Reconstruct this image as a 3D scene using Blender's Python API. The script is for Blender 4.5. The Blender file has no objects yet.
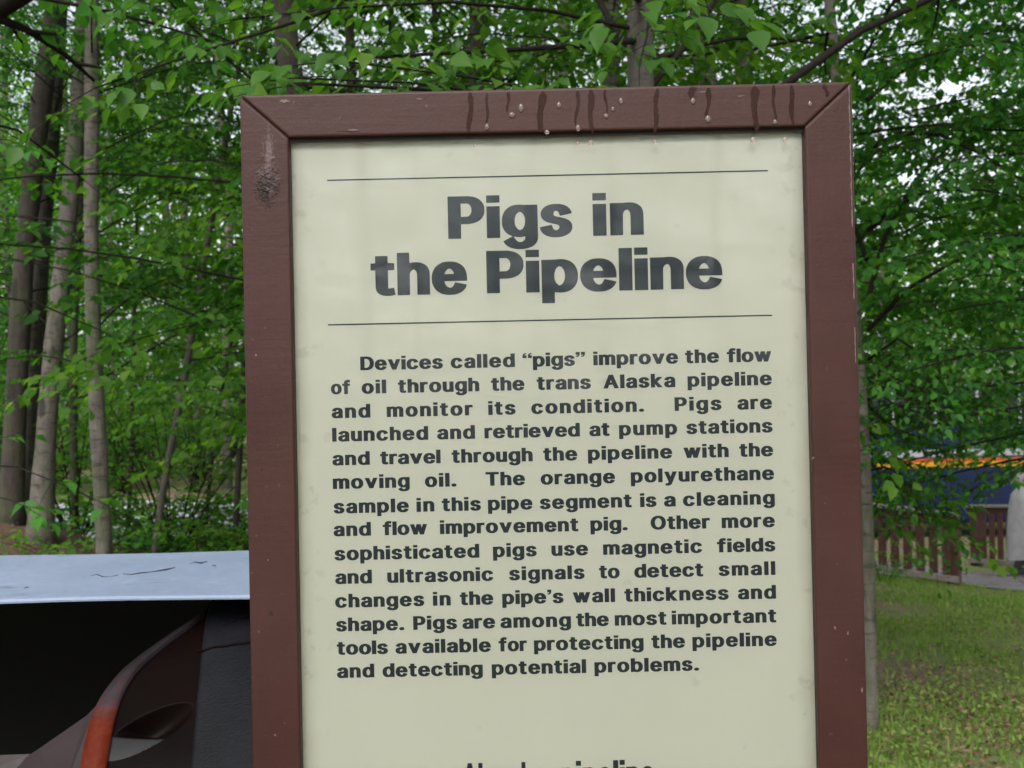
import bpy, bmesh, math, random
import numpy as np
from mathutils import Vector, Matrix

# ------------------------------------------------------------------ camera, world, sun, exposure
SC = bpy.context.scene
COL = SC.collection
F = 1098.0                                   # focal length in pixels of a 1024 wide picture
CAM = np.array([0.0, 0.0, 1.55])
YAW, PITCH, ROLL = 0.00277491, 0.00848028, 0.02137808
def _rot(yaw, pitch, roll):
    cy, sy, cp, sp, cr, sr = math.cos(yaw), math.sin(yaw), math.cos(pitch), math.sin(pitch), math.cos(roll), math.sin(roll)
    return (np.array([[cy, -sy, 0], [sy, cy, 0], [0, 0, 1]]) @ np.array([[1, 0, 0], [0, cp, -sp], [0, sp, cp]])
            @ np.array([[cr, 0, sr], [0, 1, 0], [-sr, 0, cr]]))
RM = _rot(YAW, PITCH, ROLL)
def pt(px, py, Y):
    """world point at depth Y seen at picture position (px, py)"""
    d = RM @ np.array([(px - 512) / F, 1, (384 - py) / F])
    return CAM + d * (Y / d[1])
cd = bpy.data.cameras.new('camera'); cam = bpy.data.objects.new('camera', cd); COL.objects.link(cam)
cam.matrix_world = Matrix([[RM[0, 0], RM[0, 2], -RM[0, 1], CAM[0]], [RM[1, 0], RM[1, 2], -RM[1, 1], CAM[1]],
                           [RM[2, 0], RM[2, 2], -RM[2, 1], CAM[2]], [0, 0, 0, 1]])
cd.sensor_width = 36; cd.lens = F / 1024 * 36; cd.clip_start = .05; cd.clip_end = 2000
cd.dof.use_dof = True; cd.dof.focus_distance = 1.12; cd.dof.aperture_fstop = 15.0
SC.camera = cam

SUN_EL, SUN_AZ = math.radians(48), math.radians(195)      # azimuth clockwise from +Y
wd = bpy.data.worlds.new('World'); SC.world = wd; wd.use_nodes = True
nt = wd.node_tree; nt.nodes.clear()
out = nt.nodes.new('ShaderNodeOutputWorld'); bg = nt.nodes.new('ShaderNodeBackground'); sky = nt.nodes.new('ShaderNodeTexSky')
hs = nt.nodes.new('ShaderNodeHueSaturation'); hs.inputs['Saturation'].default_value = .30
sky.sky_type = 'NISHITA'; sky.sun_disc = False; sky.sun_elevation = SUN_EL; sky.sun_rotation = SUN_AZ
sky.dust_density = 3.0; sky.air_density = 1.0
nt.links.new(sky.outputs[0], hs.inputs['Color']); nt.links.new(hs.outputs[0], bg.inputs['Color']); nt.links.new(bg.outputs[0], out.inputs['Surface'])
bg.inputs['Strength'].default_value = .15
sd = bpy.data.lights.new('sun', 'SUN'); sun = bpy.data.objects.new('sun', sd); COL.objects.link(sun)
sd.energy = 1.0; sd.angle = math.radians(50); sd.color = (1, .97, .92)
sdir = Vector((math.sin(SUN_AZ) * math.cos(SUN_EL), math.cos(SUN_AZ) * math.cos(SUN_EL), math.sin(SUN_EL)))
sun.rotation_euler = sdir.to_track_quat('Z', 'Y').to_euler()
SC.view_settings.view_transform = 'Standard'; SC.view_settings.look = 'None'
SC.view_settings.exposure = 1.2; SC.view_settings.gamma = 1
SC.cycles.max_bounces = 6; SC.cycles.diffuse_bounces = 3; SC.cycles.transmission_bounces = 4; SC.cycles.transparent_max_bounces = 8
SC.cycles.use_denoising = True
SC.cycles.sample_clamp_indirect = 6

# ------------------------------------------------------------------ helpers
def tag(o, label=None, cat=None, group=None, kind=None):
    for k, v in (('label', label), ('category', cat), ('group', group), ('kind', kind)):
        if v: o[k] = v
    return o
def link(name, me, mats=None, parent=None):
    o = bpy.data.objects.new(name, me); COL.objects.link(o)
    if mats is not None:
        for m in (mats if isinstance(mats, (list, tuple)) else [mats]): me.materials.append(m)
    if parent is not None: o.parent = parent
    return o
def empty(name, loc=(0, 0, 0)):
    o = bpy.data.objects.new(name, None); COL.objects.link(o); o.location = [float(v) for v in loc]; o.empty_display_size = .2
    return o
def np_mesh(name, verts, faces_flat, sizes, smooth=False):
    me = bpy.data.meshes.new(name)
    verts = np.asarray(verts, np.float32); faces_flat = np.asarray(faces_flat, np.int32); sizes = np.asarray(sizes, np.int32)
    me.vertices.add(len(verts)); me.vertices.foreach_set('co', verts.ravel())
    me.loops.add(len(faces_flat)); me.loops.foreach_set('vertex_index', faces_flat)
    me.polygons.add(len(sizes)); st = np.concatenate([[0], np.cumsum(sizes)[:-1]]).astype(np.int32)
    me.polygons.foreach_set('loop_start', st); me.polygons.foreach_set('loop_total', sizes)
    if smooth: me.polygons.foreach_set('use_smooth', np.ones(len(sizes), bool))
    me.update(calc_edges=True); me.validate()
    return me
class MB:
    """collects primitives in one mesh"""
    def __init__(s): s.v = []; s.f = []; s.sm = []
    def add(s, verts, faces, smooth=False):
        n = len(s.v); s.v += [tuple(float(c) for c in v) for v in verts]; s.f += [tuple(i + n for i in f) for f in faces]; s.sm += [smooth] * len(faces)
    def box(s, x0, x1, y0, y1, z0, z1):
        s.add([(x0, y0, z0), (x1, y0, z0), (x1, y1, z0), (x0, y1, z0), (x0, y0, z1), (x1, y0, z1), (x1, y1, z1), (x0, y1, z1)],
              [(3, 2, 1, 0), (4, 5, 6, 7), (0, 1, 5, 4), (1, 2, 6, 5), (2, 3, 7, 6), (3, 0, 4, 7)])
    def prism(s, poly, y0, y1):
        """polygon in x,z (counter-clockwise seen from -y) extruded from y0 (front) to y1"""
        n = len(poly)
        s.add([(x, y0, z) for x, z in poly] + [(x, y1, z) for x, z in poly],
              [tuple(range(n)), tuple(range(2 * n - 1, n - 1, -1))] + [((i + 1) % n, i, i + n, (i + 1) % n + n) for i in range(n)])
    def tube(s, pts, radii, n=8, cap=True):
        P = [Vector(p) for p in pts]; ring = []
        ref = Vector((1, 0, 0))
        for i, p in enumerate(P):
            t = (P[min(i + 1, len(P) - 1)] - P[max(i - 1, 0)]).normalized()
            if abs(t.dot(ref)) > .92: ref = Vector((0, 1, 0)) if abs(t.y) < .9 else Vector((0, 0, 1))
            a = (ref - t * ref.dot(t)).normalized(); b = t.cross(a); r = radii[i]
            ring += [p + (a * math.cos(2 * math.pi * k / n) + b * math.sin(2 * math.pi * k / n)) * r for k in range(n)]
        fs = [(i * n + k, i * n + (k + 1) % n, (i + 1) * n + (k + 1) % n, (i + 1) * n + k) for i in range(len(P) - 1) for k in range(n)]
        if cap: fs += [tuple(range(n - 1, -1, -1)), tuple((len(P) - 1) * n + k for k in range(n))]
        s.add(ring, fs, True)
    def lathe(s, prof, n=20, c=(0, 0, 0)):
        m = len(prof)
        s.add([(c[0] + r * math.cos(2 * math.pi * k / n), c[1] + r * math.sin(2 * math.pi * k / n), c[2] + z) for r, z in prof for k in range(n)],
              [(i * n + k, i * n + (k + 1) % n, (i + 1) * n + (k + 1) % n, (i + 1) * n + k) for i in range(m - 1) for k in range(n)], True)
    def build(s, name, mat, parent=None, bevel=0, seg=2):
        me = bpy.data.meshes.new(name); me.from_pydata(s.v, [], s.f); me.update()
        if bevel:
            bm = bmesh.new(); bm.from_mesh(me)
            bmesh.ops.recalc_face_normals(bm, faces=bm.faces)
            bmesh.ops.bevel(bm, geom=[e for e in bm.edges if len(e.link_faces) == 2 and e.calc_face_angle(0) > .5], offset=bevel, segments=seg, affect='EDGES', profile=.6)
            bm.to_mesh(me); bm.free()
        else:
            me.polygons.foreach_set('use_smooth', s.sm)
        me.update()
        return link(name, me, mat, parent)

# ------------------------------------------------------------------ materials
class NM:
    """small node-material writer"""
    def __init__(s, name):
        s.m = bpy.data.materials.new(name); s.m.use_nodes = True; s.t = s.m.node_tree; s.t.nodes.clear()
        s.o = s.t.nodes.new('ShaderNodeOutputMaterial'); s.p = s.t.nodes.new('ShaderNodeBsdfPrincipled')
        s.t.links.new(s.p.outputs[0], s.o.inputs['Surface'])
    def n(s, typ, **kw):
        nd = s.t.nodes.new(typ)
        for k, v in kw.items():
            if k.startswith('_'): setattr(nd, k[1:], v)
            else: s.put(nd.inputs[k.replace('__', ' ')], v)
        return nd
    def put(s, sock, v):
        if hasattr(v, 'is_linked') or hasattr(v, 'links'): s.t.links.new(v, sock)
        elif isinstance(v, (tuple, list)) and len(v) == 3 and sock.type == 'RGBA': sock.default_value = (*v, 1)
        else: sock.default_value = v
    def coord(s, kind='Object', scale=(1, 1, 1), loc=(0, 0, 0)):
        c = s.n('ShaderNodeTexCoord'); mp = s.n('ShaderNodeMapping'); s.put(mp.inputs['Vector'], c.outputs[kind])
        mp.inputs['Scale'].default_value = scale; mp.inputs['Location'].default_value = loc
        return mp.outputs[0]
    def noise(s, scale, detail=4, rough=.55, vec=None, dist=0):
        nd = s.n('ShaderNodeTexNoise'); nd.inputs['Scale'].default_value = scale; nd.inputs['Detail'].default_value = detail
        nd.inputs['Roughness'].default_value = rough; nd.inputs['Distortion'].default_value = dist
        if vec is not None: s.put(nd.inputs['Vector'], vec)
        return nd.outputs['Fac']
    def ramp(s, fac, stops):
        r = s.n('ShaderNodeValToRGB'); s.put(r.inputs['Fac'], fac); e = r.color_ramp.elements
        while len(e) < len(stops): e.new(.5)
        for el, (p, c) in zip(e, stops): el.position = p; el.color = (*c, 1) if not isinstance(c, (int, float)) else (c, c, c, 1)
        return r.outputs['Color']
    def mix(s, f, a, b, mode='MIX'):
        nd = s.n('ShaderNodeMixRGB', _blend_type=mode); s.put(nd.inputs[0], f); s.put(nd.inputs[1], a); s.put(nd.inputs[2], b); return nd.outputs[0]
    def math(s, op, a, b=0, c=0):
        nd = s.n('ShaderNodeMath', _operation=op); s.put(nd.inputs[0], a); s.put(nd.inputs[1], b); s.put(nd.inputs[2], c); return nd.outputs[0]
    def bump(s, h, strength=.3, dist=.01, prev=None):
        b = s.n('ShaderNodeBump'); b.inputs['Strength'].default_value = strength; b.inputs['Distance'].default_value = dist
        s.put(b.inputs['Height'], h)
        if prev is not None: s.put(b.inputs['Normal'], prev)
        return b.outputs[0]
    def set(s, **kw):
        for k, v in kw.items(): s.put(s.p.inputs[k.replace('__', ' ')], v)
        return s.m

def simple(name, col, rough=.6, var=.12, scale=30, bump=.1, metal=0.0, spec=.5):
    w = NM(name); c = w.coord()
    n1 = w.noise(scale, 5, .6, c)
    lo = tuple(x * (1 - var) for x in col); hi = tuple(min(1, x * (1 + var)) for x in col)
    return w.set(Base__Color=w.ramp(n1, [(.3, lo), (.7, hi)]), Roughness=rough, Metallic=metal, Specular__IOR__Level=spec,
                 Normal=w.bump(w.noise(scale * 4, 3, .6, c), bump, .002))

def m_leaf(name, cols, trans, rough=.5, tw=.55):
    """leaf blades: every leaf (mesh island) has its own tint; part of the light passes through"""
    w = NM(name); g = w.n('ShaderNodeNewGeometry'); oi = w.n('ShaderNodeObjectInfo')
    r = g.outputs['Random Per Island']
    base = w.ramp(r, [(0, cols[0]), (.5, cols[1]), (.9, cols[2]), (1, cols[3])])
    nz = w.noise(.9, 2, .5, w.coord())
    base = w.mix(w.math('MULTIPLY', nz, .5), base, tuple(x * .6 for x in cols[0]))
    hsv = w.n('ShaderNodeHueSaturation'); w.put(hsv.inputs['Color'], base)
    w.put(hsv.inputs['Value'], w.math('MULTIPLY_ADD', oi.outputs['Random'], .35, .85)); w.put(hsv.inputs['Hue'], w.math('MULTIPLY_ADD', oi.outputs['Random'], .02, .49))
    col = hsv.outputs[0]
    w.set(Base__Color=col, Roughness=rough, Specular__IOR__Level=.16)
    tr = w.n('ShaderNodeBsdfTranslucent'); w.put(tr.inputs['Color'], w.mix(1.0, col, trans, 'MULTIPLY'))
    mx = w.n('ShaderNodeMixShader'); mx.inputs[0].default_value = tw
    w.t.links.new(w.p.outputs[0], mx.inputs[1]); w.t.links.new(tr.outputs[0], mx.inputs[2]); w.t.links.new(mx.outputs[0], w.o.inputs['Surface'])
    return w.m
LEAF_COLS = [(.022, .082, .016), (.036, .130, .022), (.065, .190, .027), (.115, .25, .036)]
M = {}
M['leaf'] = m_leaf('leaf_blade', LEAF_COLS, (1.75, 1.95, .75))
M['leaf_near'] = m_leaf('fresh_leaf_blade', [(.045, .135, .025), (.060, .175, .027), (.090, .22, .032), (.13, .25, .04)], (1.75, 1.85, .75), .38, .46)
M['leaf_far'] = m_leaf('lit_tint_leaf_blade', [(.055, .150, .024), (.080, .205, .028), (.120, .255, .034), (.18, .30, .05)], (2.1, 2.15, .85))  # brighter, yellower colour stands in for light from the clearing
M['grass'] = m_leaf('grass_blade', [(.12, .20, .045), (.19, .29, .06), (.25, .34, .075), (.33, .30, .14)], (1.5, 1.5, 1.0), .6, .35)

def m_bark(name, pale, dark, marks, amount=.5, stretch=9):
    w = NM(name); c = w.coord(scale=(1, 1, .35)); v = w.coord(scale=(4, 4, 22))
    fine = w.noise(26, 6, .65, c); patch = w.noise(3.2, 4, .6, w.coord(scale=(1, 1, .5)))
    base = w.mix(w.ramp(fine, [(.35, 0), (.7, 1)]), pale, dark)
    scar = w.ramp(w.noise(1.6, 5, .7, v), [(.56, 0), (.62, 1)])
    base = w.mix(w.math('MULTIPLY', scar, amount), base, marks)
    base = w.mix(w.ramp(patch, [(.52, 0), (.75, .75)]), base, dark)
    moss = w.ramp(w.noise(2.2, 5, .65, w.coord(scale=(1, 1, .6), loc=(3, 1, 5))), [(.50, 0), (.66, .7)])
    base = w.mix(moss, base, (.060, .075, .030))
    eye = w.n('ShaderNodeTexVoronoi'); eye.inputs['Scale'].default_value = 1.0; w.put(eye.inputs['Vector'], w.coord(scale=(5, 5, 2.1)))
    sp = w.math('ADD', eye.outputs['Distance'], w.math('MULTIPLY_ADD', w.noise(22, 4, .7, w.coord()), .35, -.17))
    base = w.mix(w.ramp(sp, [(.16, .9), (.25, 0)]), base, marks)
    return w.set(Base__Color=base, Roughness=.85, Normal=w.bump(w.noise(30, 6, .7, w.coord(scale=(1, 1, .25))), .8, .02))
M['birch'] = m_bark('birch_bark', (.165, .145, .128), (.072, .060, .052), (.022, .019, .017), .85)
M['birch_grey'] = m_bark('grey_bark', (.090, .078, .066), (.043, .037, .029), (.02, .018, .016), .8)
M['bark_dark'] = m_bark('dark_bark', (.052, .039, .031), (.024, .018, .015), (.015, .012, .01), .6)
M['twig'] = simple('twig_bark', (.013, .010, .008), .85, .4, 40, .2, 0.0, .15)

# brown painted timber of the sign: brush marks, pin holes, a resinous knot on the upper left stile
def m_paint():
    w = NM('brown_paint'); c = w.coord('Generated')
    oc = w.coord()
    big = w.noise(7, 4, .6, oc); fine = w.noise(260, 3, .6, oc)
    base = w.mix(w.ramp(big, [(.3, 0), (.75, 1)]), (.039, .0132, .0110), (.052, .0182, .0152))
    speck = w.ramp(w.noise(170, 2, .5, oc), [(.70, 0), (.76, 1)])
    base = w.mix(w.math('MULTIPLY', speck, .3), base, (.20, .13, .12))
    # knot: distance from the knot's centre in object space (sign origin at top centre of its face)
    sep = w.n('ShaderNodeVectorMath', _operation='DISTANCE')
    mp = w.coord(scale=(1, 1, .62)); w.put(sep.inputs[0], mp); sep.inputs[1].default_value = (-.2855, 0, -.0925 * .62)
    wob = w.math('MULTIPLY_ADD', w.noise(90, 4, .7, oc), .02, -.010)
    d = w.math('ADD', sep.outputs['Value'], wob)
    k1 = w.ramp(w.math('MULTIPLY', d, 40), [(.15, 1), (.55, 0)])
    kn = w.noise(105, 3, .6, w.coord(scale=(1.15, 1, .9)), 1.4)
    base = w.mix(w.math('MULTIPLY', k1, .45), base, (.020, .009, .009))
    base = w.mix(w.math('MULTIPLY', k1, w.ramp(kn, [(.46, .95), (.56, 0)])), base, (.003, .0015, .0015))
    base = w.mix(w.math('MULTIPLY', k1, w.ramp(kn, [(.55, 0), (.62, .55), (.70, 0)])), base, (.15, .105, .105))
    # chipped streak above the knot
    sep2 = w.n('ShaderNodeVectorMath', _operation='DISTANCE'); w.put(sep2.inputs[0], w.coord(scale=(1, 1, .34))); sep2.inputs[1].default_value = (-.2815, 0, -.060 * .34)
    k2 = w.ramp(w.math('MULTIPLY', w.math('ADD', sep2.outputs['Value'], wob), 50), [(.1, 1), (.5, 0)])
    rid = w.noise(70, 4, .65, w.coord(scale=(2.2, 1, .35)))
    base = w.mix(w.math('MULTIPLY', k2, w.ramp(rid, [(.5, 0), (.6, .7)])), base, (.13, .095, .095))
    h = w.math('ADD', w.math('MULTIPLY', fine, .35), w.math('MULTIPLY', w.noise(60, 5, .7, w.coord(scale=(1, 1, .6))), .65))
    h = w.math('ADD', h, w.math('MULTIPLY', w.noise(85, 4, .6, w.coord(scale=(.06, 1, 1))), .5)); h = w.math('ADD', h, w.math('MULTIPLY', w.noise(85, 4, .6, w.coord(scale=(1, 1, .06))), .5))
    nb = w.bump(h, .42, .0016)
    h2 = w.math('MULTIPLY', w.math('ADD', k1, w.math('MULTIPLY', k2, .4)), kn)
    nb = w.bump(h2, .6, .004, nb)
    return w.set(Base__Color=base, Roughness=w.ramp(big, [(.3, .42), (.7, .56)]), Specular__IOR__Level=.32, Normal=nb)
M['paint'] = m_paint()
_w = NM('wet_streak'); M['wet'] = _w.set(Base__Color=(.033, .0098, .0070, 1), Roughness=.42, Specular__IOR__Level=.16)
_t = _w.n('ShaderNodeBsdfTransparent'); _m = _w.n('ShaderNodeMixShader'); _w.put(_m.inputs[0], _w.ramp(_w.noise(60, 4, .6, _w.coord(scale=(1, 1, .4))), [(.35, .35), (.65, .85)]))
_w.t.links.new(_t.outputs[0], _m.inputs[1]); _w.t.links.new(_w.p.outputs[0], _m.inputs[2]); _w.t.links.new(_m.outputs[0], _w.o.inputs['Surface'])
def m_panel():
    w = NM('cream_panel'); oc = w.coord()
    n1 = w.noise(2.2, 4, .55, oc); n2 = w.noise(14, 5, .6, w.coord(scale=(1, 1, .25)))
    base = w.mix(w.ramp(n1, [(.3, 0), (.75, 1)]), (.69, .658, .592), (.735, .703, .635))
    base = w.mix(w.math('MULTIPLY', w.ramp(n2, [(.45, 0), (.8, 1)]), .18), base, (.62, .62, .56))
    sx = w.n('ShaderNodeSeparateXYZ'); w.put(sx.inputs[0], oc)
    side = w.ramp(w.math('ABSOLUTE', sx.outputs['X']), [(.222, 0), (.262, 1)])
    dirt = w.math('MULTIPLY', w.ramp(w.noise(55, 3, .6, oc), [(.60, 0), (.66, 1)]), side)
    base = w.mix(w.math('MULTIPLY', dirt, .22), base, (.22, .11, .07))
    few = w.ramp(w.noise(38, 2, .5, w.coord(loc=(3, 0, 7))), [(.73, 0), (.76, 1)])
    base = w.mix(w.math('MULTIPLY', few, .10), base, (.25, .18, .11))
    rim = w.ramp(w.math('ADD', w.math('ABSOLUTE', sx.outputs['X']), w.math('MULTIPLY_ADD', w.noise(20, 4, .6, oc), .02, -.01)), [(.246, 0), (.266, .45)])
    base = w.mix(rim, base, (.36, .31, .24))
    return w.set(Base__Color=base, Roughness=.55)
M['panel'] = m_panel()
M['ink'] = NM('dark_blue_ink').set(Base__Color=(.004, .010, .028, 1), Roughness=.5)
M['gap'] = NM('dark_sealant_and_shade').set(Base__Color=(.02, .016, .014, 1), Roughness=.8)  # joints and cracks, and the painted shade under the top rail
def m_glass(rough=.03, ior=1.37, tint=(.97, .985, .97)):
    w = NM('clear_sheet'); w.t.nodes.remove(w.p)
    tr = w.n('ShaderNodeBsdfTransparent'); tr.inputs[0].default_value = (*tint, 1)
    gl = w.n('ShaderNodeBsdfGlossy'); gl.inputs['Roughness'].default_value = rough
    fr = w.n('ShaderNodeFresnel'); fr.inputs[0].default_value = ior
    smear = w.ramp(w.noise(5, 4, .6, w.coord(scale=(2.2, 1, .5))), [(.4, 0), (.8, 1)])
    w.put(gl.inputs['Roughness'], w.math('MULTIPLY_ADD', smear, .05, rough))
    mx = w.n('ShaderNodeMixShader'); w.put(mx.inputs[0], fr.outputs[0])
    w.t.links.new(tr.outputs[0], mx.inputs[1]); w.t.links.new(gl.outputs[0], mx.inputs[2]); w.t.links.new(mx.outputs[0], w.o.inputs['Surface'])
    return w.m
M['glass'] = m_glass()
M['water'] = NM('rain_water').set(Base__Color=(.72, .58, .55, 1), Roughness=.04, Transmission__Weight=.82, IOR=1.33)
def m_sheet():
    w = NM('painted_sheet_metal'); oc = w.coord()
    n1 = w.noise(3, 5, .6, oc); n2 = w.noise(45, 5, .7, oc)
    base = w.mix(w.ramp(n1, [(.3, 0), (.7, 1)]), (.17, .21, .30), (.21, .255, .35))
    base = w.mix(w.math('MULTIPLY', w.ramp(n2, [(.55, 0), (.75, 1)]), .3), base, (.45, .50, .60))
    # thin cracks in the paint
    v = w.n('ShaderNodeTexVoronoi', _feature='DISTANCE_TO_EDGE'); v.inputs['Scale'].default_value = 2.6
    dv = w.n('ShaderNodeVectorMath', _operation='ADD'); w.put(dv.inputs[0], w.coord(scale=(.5, 2.2, 1), loc=(.35, .2, 0)))
    nz = w.n('ShaderNodeTexNoise'); nz.inputs['Scale'].default_value = 9; nz.inputs['Detail'].default_value = 6
    sc = w.n('ShaderNodeVectorMath', _operation='SCALE'); w.put(sc.inputs[0], nz.outputs['Color']); sc.inputs['Scale'].default_value = .25
    w.put(dv.inputs[1], sc.outputs[0]); w.put(v.inputs['Vector'], dv.outputs[0])
    cr = w.ramp(v.outputs['Distance'], [(.004, 1), (.012, 0)])
    keep = w.ramp(w.noise(4, 3, .6, oc), [(.52, 0), (.60, 1)])
    crack = w.math('MULTIPLY', cr, keep)
    base = w.mix(w.math('MULTIPLY', crack, .85), base, (.07, .08, .11))
    dirt = w.ramp(w.noise(70, 3, .6, oc), [(.70, 0), (.75, .7)])
    base = w.mix(dirt, base, (.13, .12, .13))
    return w.set(Base__Color=base, Roughness=w.ramp(n2, [(.3, .36), (.7, .52)]), Specular__IOR__Level=.45, Normal=w.bump(n2, .12, .003))
M['sheet'] = m_sheet()
def m_pipe(name, c1, c2, rough, bscale, bstr, spec=.3):
    w = NM(name); oc = w.coord()
    n1 = w.noise(5, 6, .65, oc); n2 = w.noise(bscale, 4, .6, w.coord(scale=(1, 1, 2.5)))
    base = w.mix(w.ramp(n1, [(.35, 0), (.7, 1)]), c1, c2)
    return w.set(Base__Color=base, Roughness=w.ramp(n1, [(.3, rough), (.75, min(1, rough + .18))]), Specular__IOR__Level=spec, Normal=w.bump(n2, bstr, .003))
M['pipe_gloss'] = m_pipe('wet_brown_coating', (.0025, .0016, .0014), (.006, .0028, .0022), .26, 35, .08, .025)
M['pipe_hi'] = m_pipe('wet_dish', (.004, .003, .003), (.007, .006, .007), .20, 35, .03, .26)
M['pipe_wrap'] = m_pipe('wet_tape_wrap', (.0025, .003, .004), (.010, .010, .0135), .40, 210, .5, .11)
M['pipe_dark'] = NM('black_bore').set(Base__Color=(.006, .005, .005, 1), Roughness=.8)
M['cushion'] = m_pipe('worn_brown_liner', (.021, .014, .015), (.033, .022, .023), .6, 60, .3)
def m_cutedge():
    w = NM('orange_cut_edge'); oc = w.coord()
    z = w.n('ShaderNodeSeparateXYZ'); w.put(z.inputs[0], oc)
    f = w.math('ADD', z.outputs['Z'], w.math('MULTIPLY_ADD', w.noise(40, 4, .7, oc), .05, -.025))
    # orange paint left on the lower end, worn to grey primer above
    t = w.ramp(w.math('MULTIPLY_ADD', f, 12.0, -12.8 * 1.0), [(.70, 0), (.95, 1)])
    col = w.mix(t, (.080, .0095, .0018), (.034, .028, .033))
    col = w.mix(w.math('MULTIPLY', w.ramp(w.noise(60, 5, .7, oc), [(.45, 0), (.7, 1)]), .5), col, (.12, .03, .02))
    up_ = w.ramp(w.math('MULTIPLY_ADD', f, 12.0, -13.6), [(.05, 0), (.55, .85)])
    col = w.mix(up_, col, (.010, .009, .010))
    return w.set(Base__Color=col, Roughness=.4, Specular__IOR__Level=.07, Normal=w.bump(w.noise(80, 4, .6, oc), .2, .002))
M['cutedge'] = m_cutedge()
M['lip'] = simple('worn_lip', (.055, .045, .045), .7, .3, 20, .2)
M['fence'] = simple('brown_stained_timber', (.066, .024, .020), .6, .3, 14, .25)
M['fence_top'] = simple('pale_rail_cap', (.20, .165, .165), .6, .25, 14, .2)  # rails paler than the posts and balusters
M['poncho'] = simple('pale_rain_cloth', (.36, .345, .37), .75, .16, 5, .35)
M['skin'] = simple('skin', (.45, .28, .21), .5, .05, 20, .05)
M['trouser'] = simple('dark_trouser_cloth', (.05, .05, .06), .8, .1, 20, .1)
M['shoe'] = simple('black_shoe', (.02, .02, .022), .5, .1, 20, .1)
M['hair'] = simple('brown_hair', (.06, .035, .02), .6, .2, 40, .2)
M['coach_blue'] = simple('deep_blue_coachwork', (.006, .013, .058), .25, .08, 3, .02)
M['coach_white'] = simple('pale_stripe_paint', (.36, .37, .42), .35, .05, 5, .02)
M['coach_orange'] = simple('orange_stripe_paint', (.45, .07, .015), .35, .05, 5, .02)
M['coach_yellow'] = simple('yellow_stripe_paint', (.55, .27, .015), .35, .05, 5, .02)
M['window'] = NM('tinted_window').set(Base__Color=(.015, .02, .028, 1), Roughness=.05, Specular__IOR__Level=.8)
M['tyre'] = simple('black_tyre', (.02, .02, .02), .8, .1, 20, .1)
M['alu'] = simple('bare_aluminium', (.5, .5, .52), .35, .05, 20, .05, .8)

# ------------------------------------------------------------------ ground
def sstep(a, b, x): t = np.clip((x - a) / (b - a), 0, 1); return t * t * (3 - 2 * t)
def ground_z(x, y):
    x = np.asarray(x, float); y = np.asarray(y, float)
    fall = -0.126 * (np.clip(y, 4.8, 20.5) - 4.8) - .04 * (np.clip(y, 20.5, 30) - 20.5)
    side = sstep(-2.0, 7.0, x)
    bank = .0 * np.exp(-((x - 5.6) / 1.6) ** 2 - ((y - 11.5) / 2.2) ** 2)
    mound = .62 * np.exp(-((x + 4.55) / 1.15) ** 2 - ((y - 9.2) / 1.3) ** 2)
    bumps = .02 * np.sin(1.7 * x + .6 * y) + .02 * np.sin(1.1 * y - 2.1 * x + 1)
    near = np.exp(-((np.hypot(x, y - 1)) / 2.5) ** 2)
    return fall * side + bank + mound + bumps * (1 - near)
def m_ground():
    w = NM('forest_ground'); oc = w.coord()
    soil = w.mix(w.ramp(w.noise(9, 6, .7, oc), [(.3, 0), (.7, 1)]), (.09, .06, .042), (.24, .165, .11))
    moss = w.mix(w.ramp(w.noise(20, 5, .7, oc), [(.3, 0), (.7, 1)]), (.09, .13, .03), (.17, .22, .055))
    c = w.mix(w.ramp(w.noise(.8, 5, .6, oc), [(.40, 0), (.58, 1)]), soil, moss)
    # bare brown litter of the mound on the left
    d = w.n('ShaderNodeVectorMath', _operation='DISTANCE'); w.put(d.inputs[0], w.coord(scale=(1, 1, 0))); d.inputs[1].default_value = (-4.5, 9.0, 0)
    f = w.ramp(w.math('MULTIPLY_ADD', w.noise(2, 4, .6, oc), 1.2, d.outputs['Value']), [(0, 1), (.0, 1), (1, 0)]) if False else w.ramp(w.math('MULTIPLY', d.outputs['Value'], .4), [(.55, 1), (1, 0)])
    lit = w.mix(w.ramp(w.noise(28, 6, .75, oc), [(.3, 0), (.72, 1)]), (.04, .024, .014), (.145, .092, .054))
    c = w.mix(f, c, lit)
    return w.set(Base__Color=c, Roughness=.95, Normal=w.bump(w.noise(30, 6, .7, oc), .8, .03))
M['ground'] = m_ground()
def grid_mesh(name, xs, ys, zf):
    X, Y = np.meshgrid(xs, ys); Z = zf(X, Y); nx, ny = len(xs), len(ys)
    idx = np.arange(nx * ny).reshape(ny, nx)
    f = np.stack([idx[:-1, :-1], idx[:-1, 1:], idx[1:, 1:], idx[1:, :-1]], -1).reshape(-1, 4)
    return np_mesh(name, np.stack([X, Y, Z], -1).reshape(-1, 3), f.ravel(), np.full(len(f), 4), True)
ax = np.concatenate([-np.geomspace(600, 14.5, 22), np.arange(-14, 14.01, .25), np.geomspace(14.5, 600, 22)])
ay = np.concatenate([-np.geomspace(600, 6.5, 18), np.arange(-6, 34.01, .25), np.geomspace(34.5, 900, 24)])
tag(link('ground', grid_mesh('ground', ax, ay, ground_z), M['ground']), kind='structure')
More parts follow.
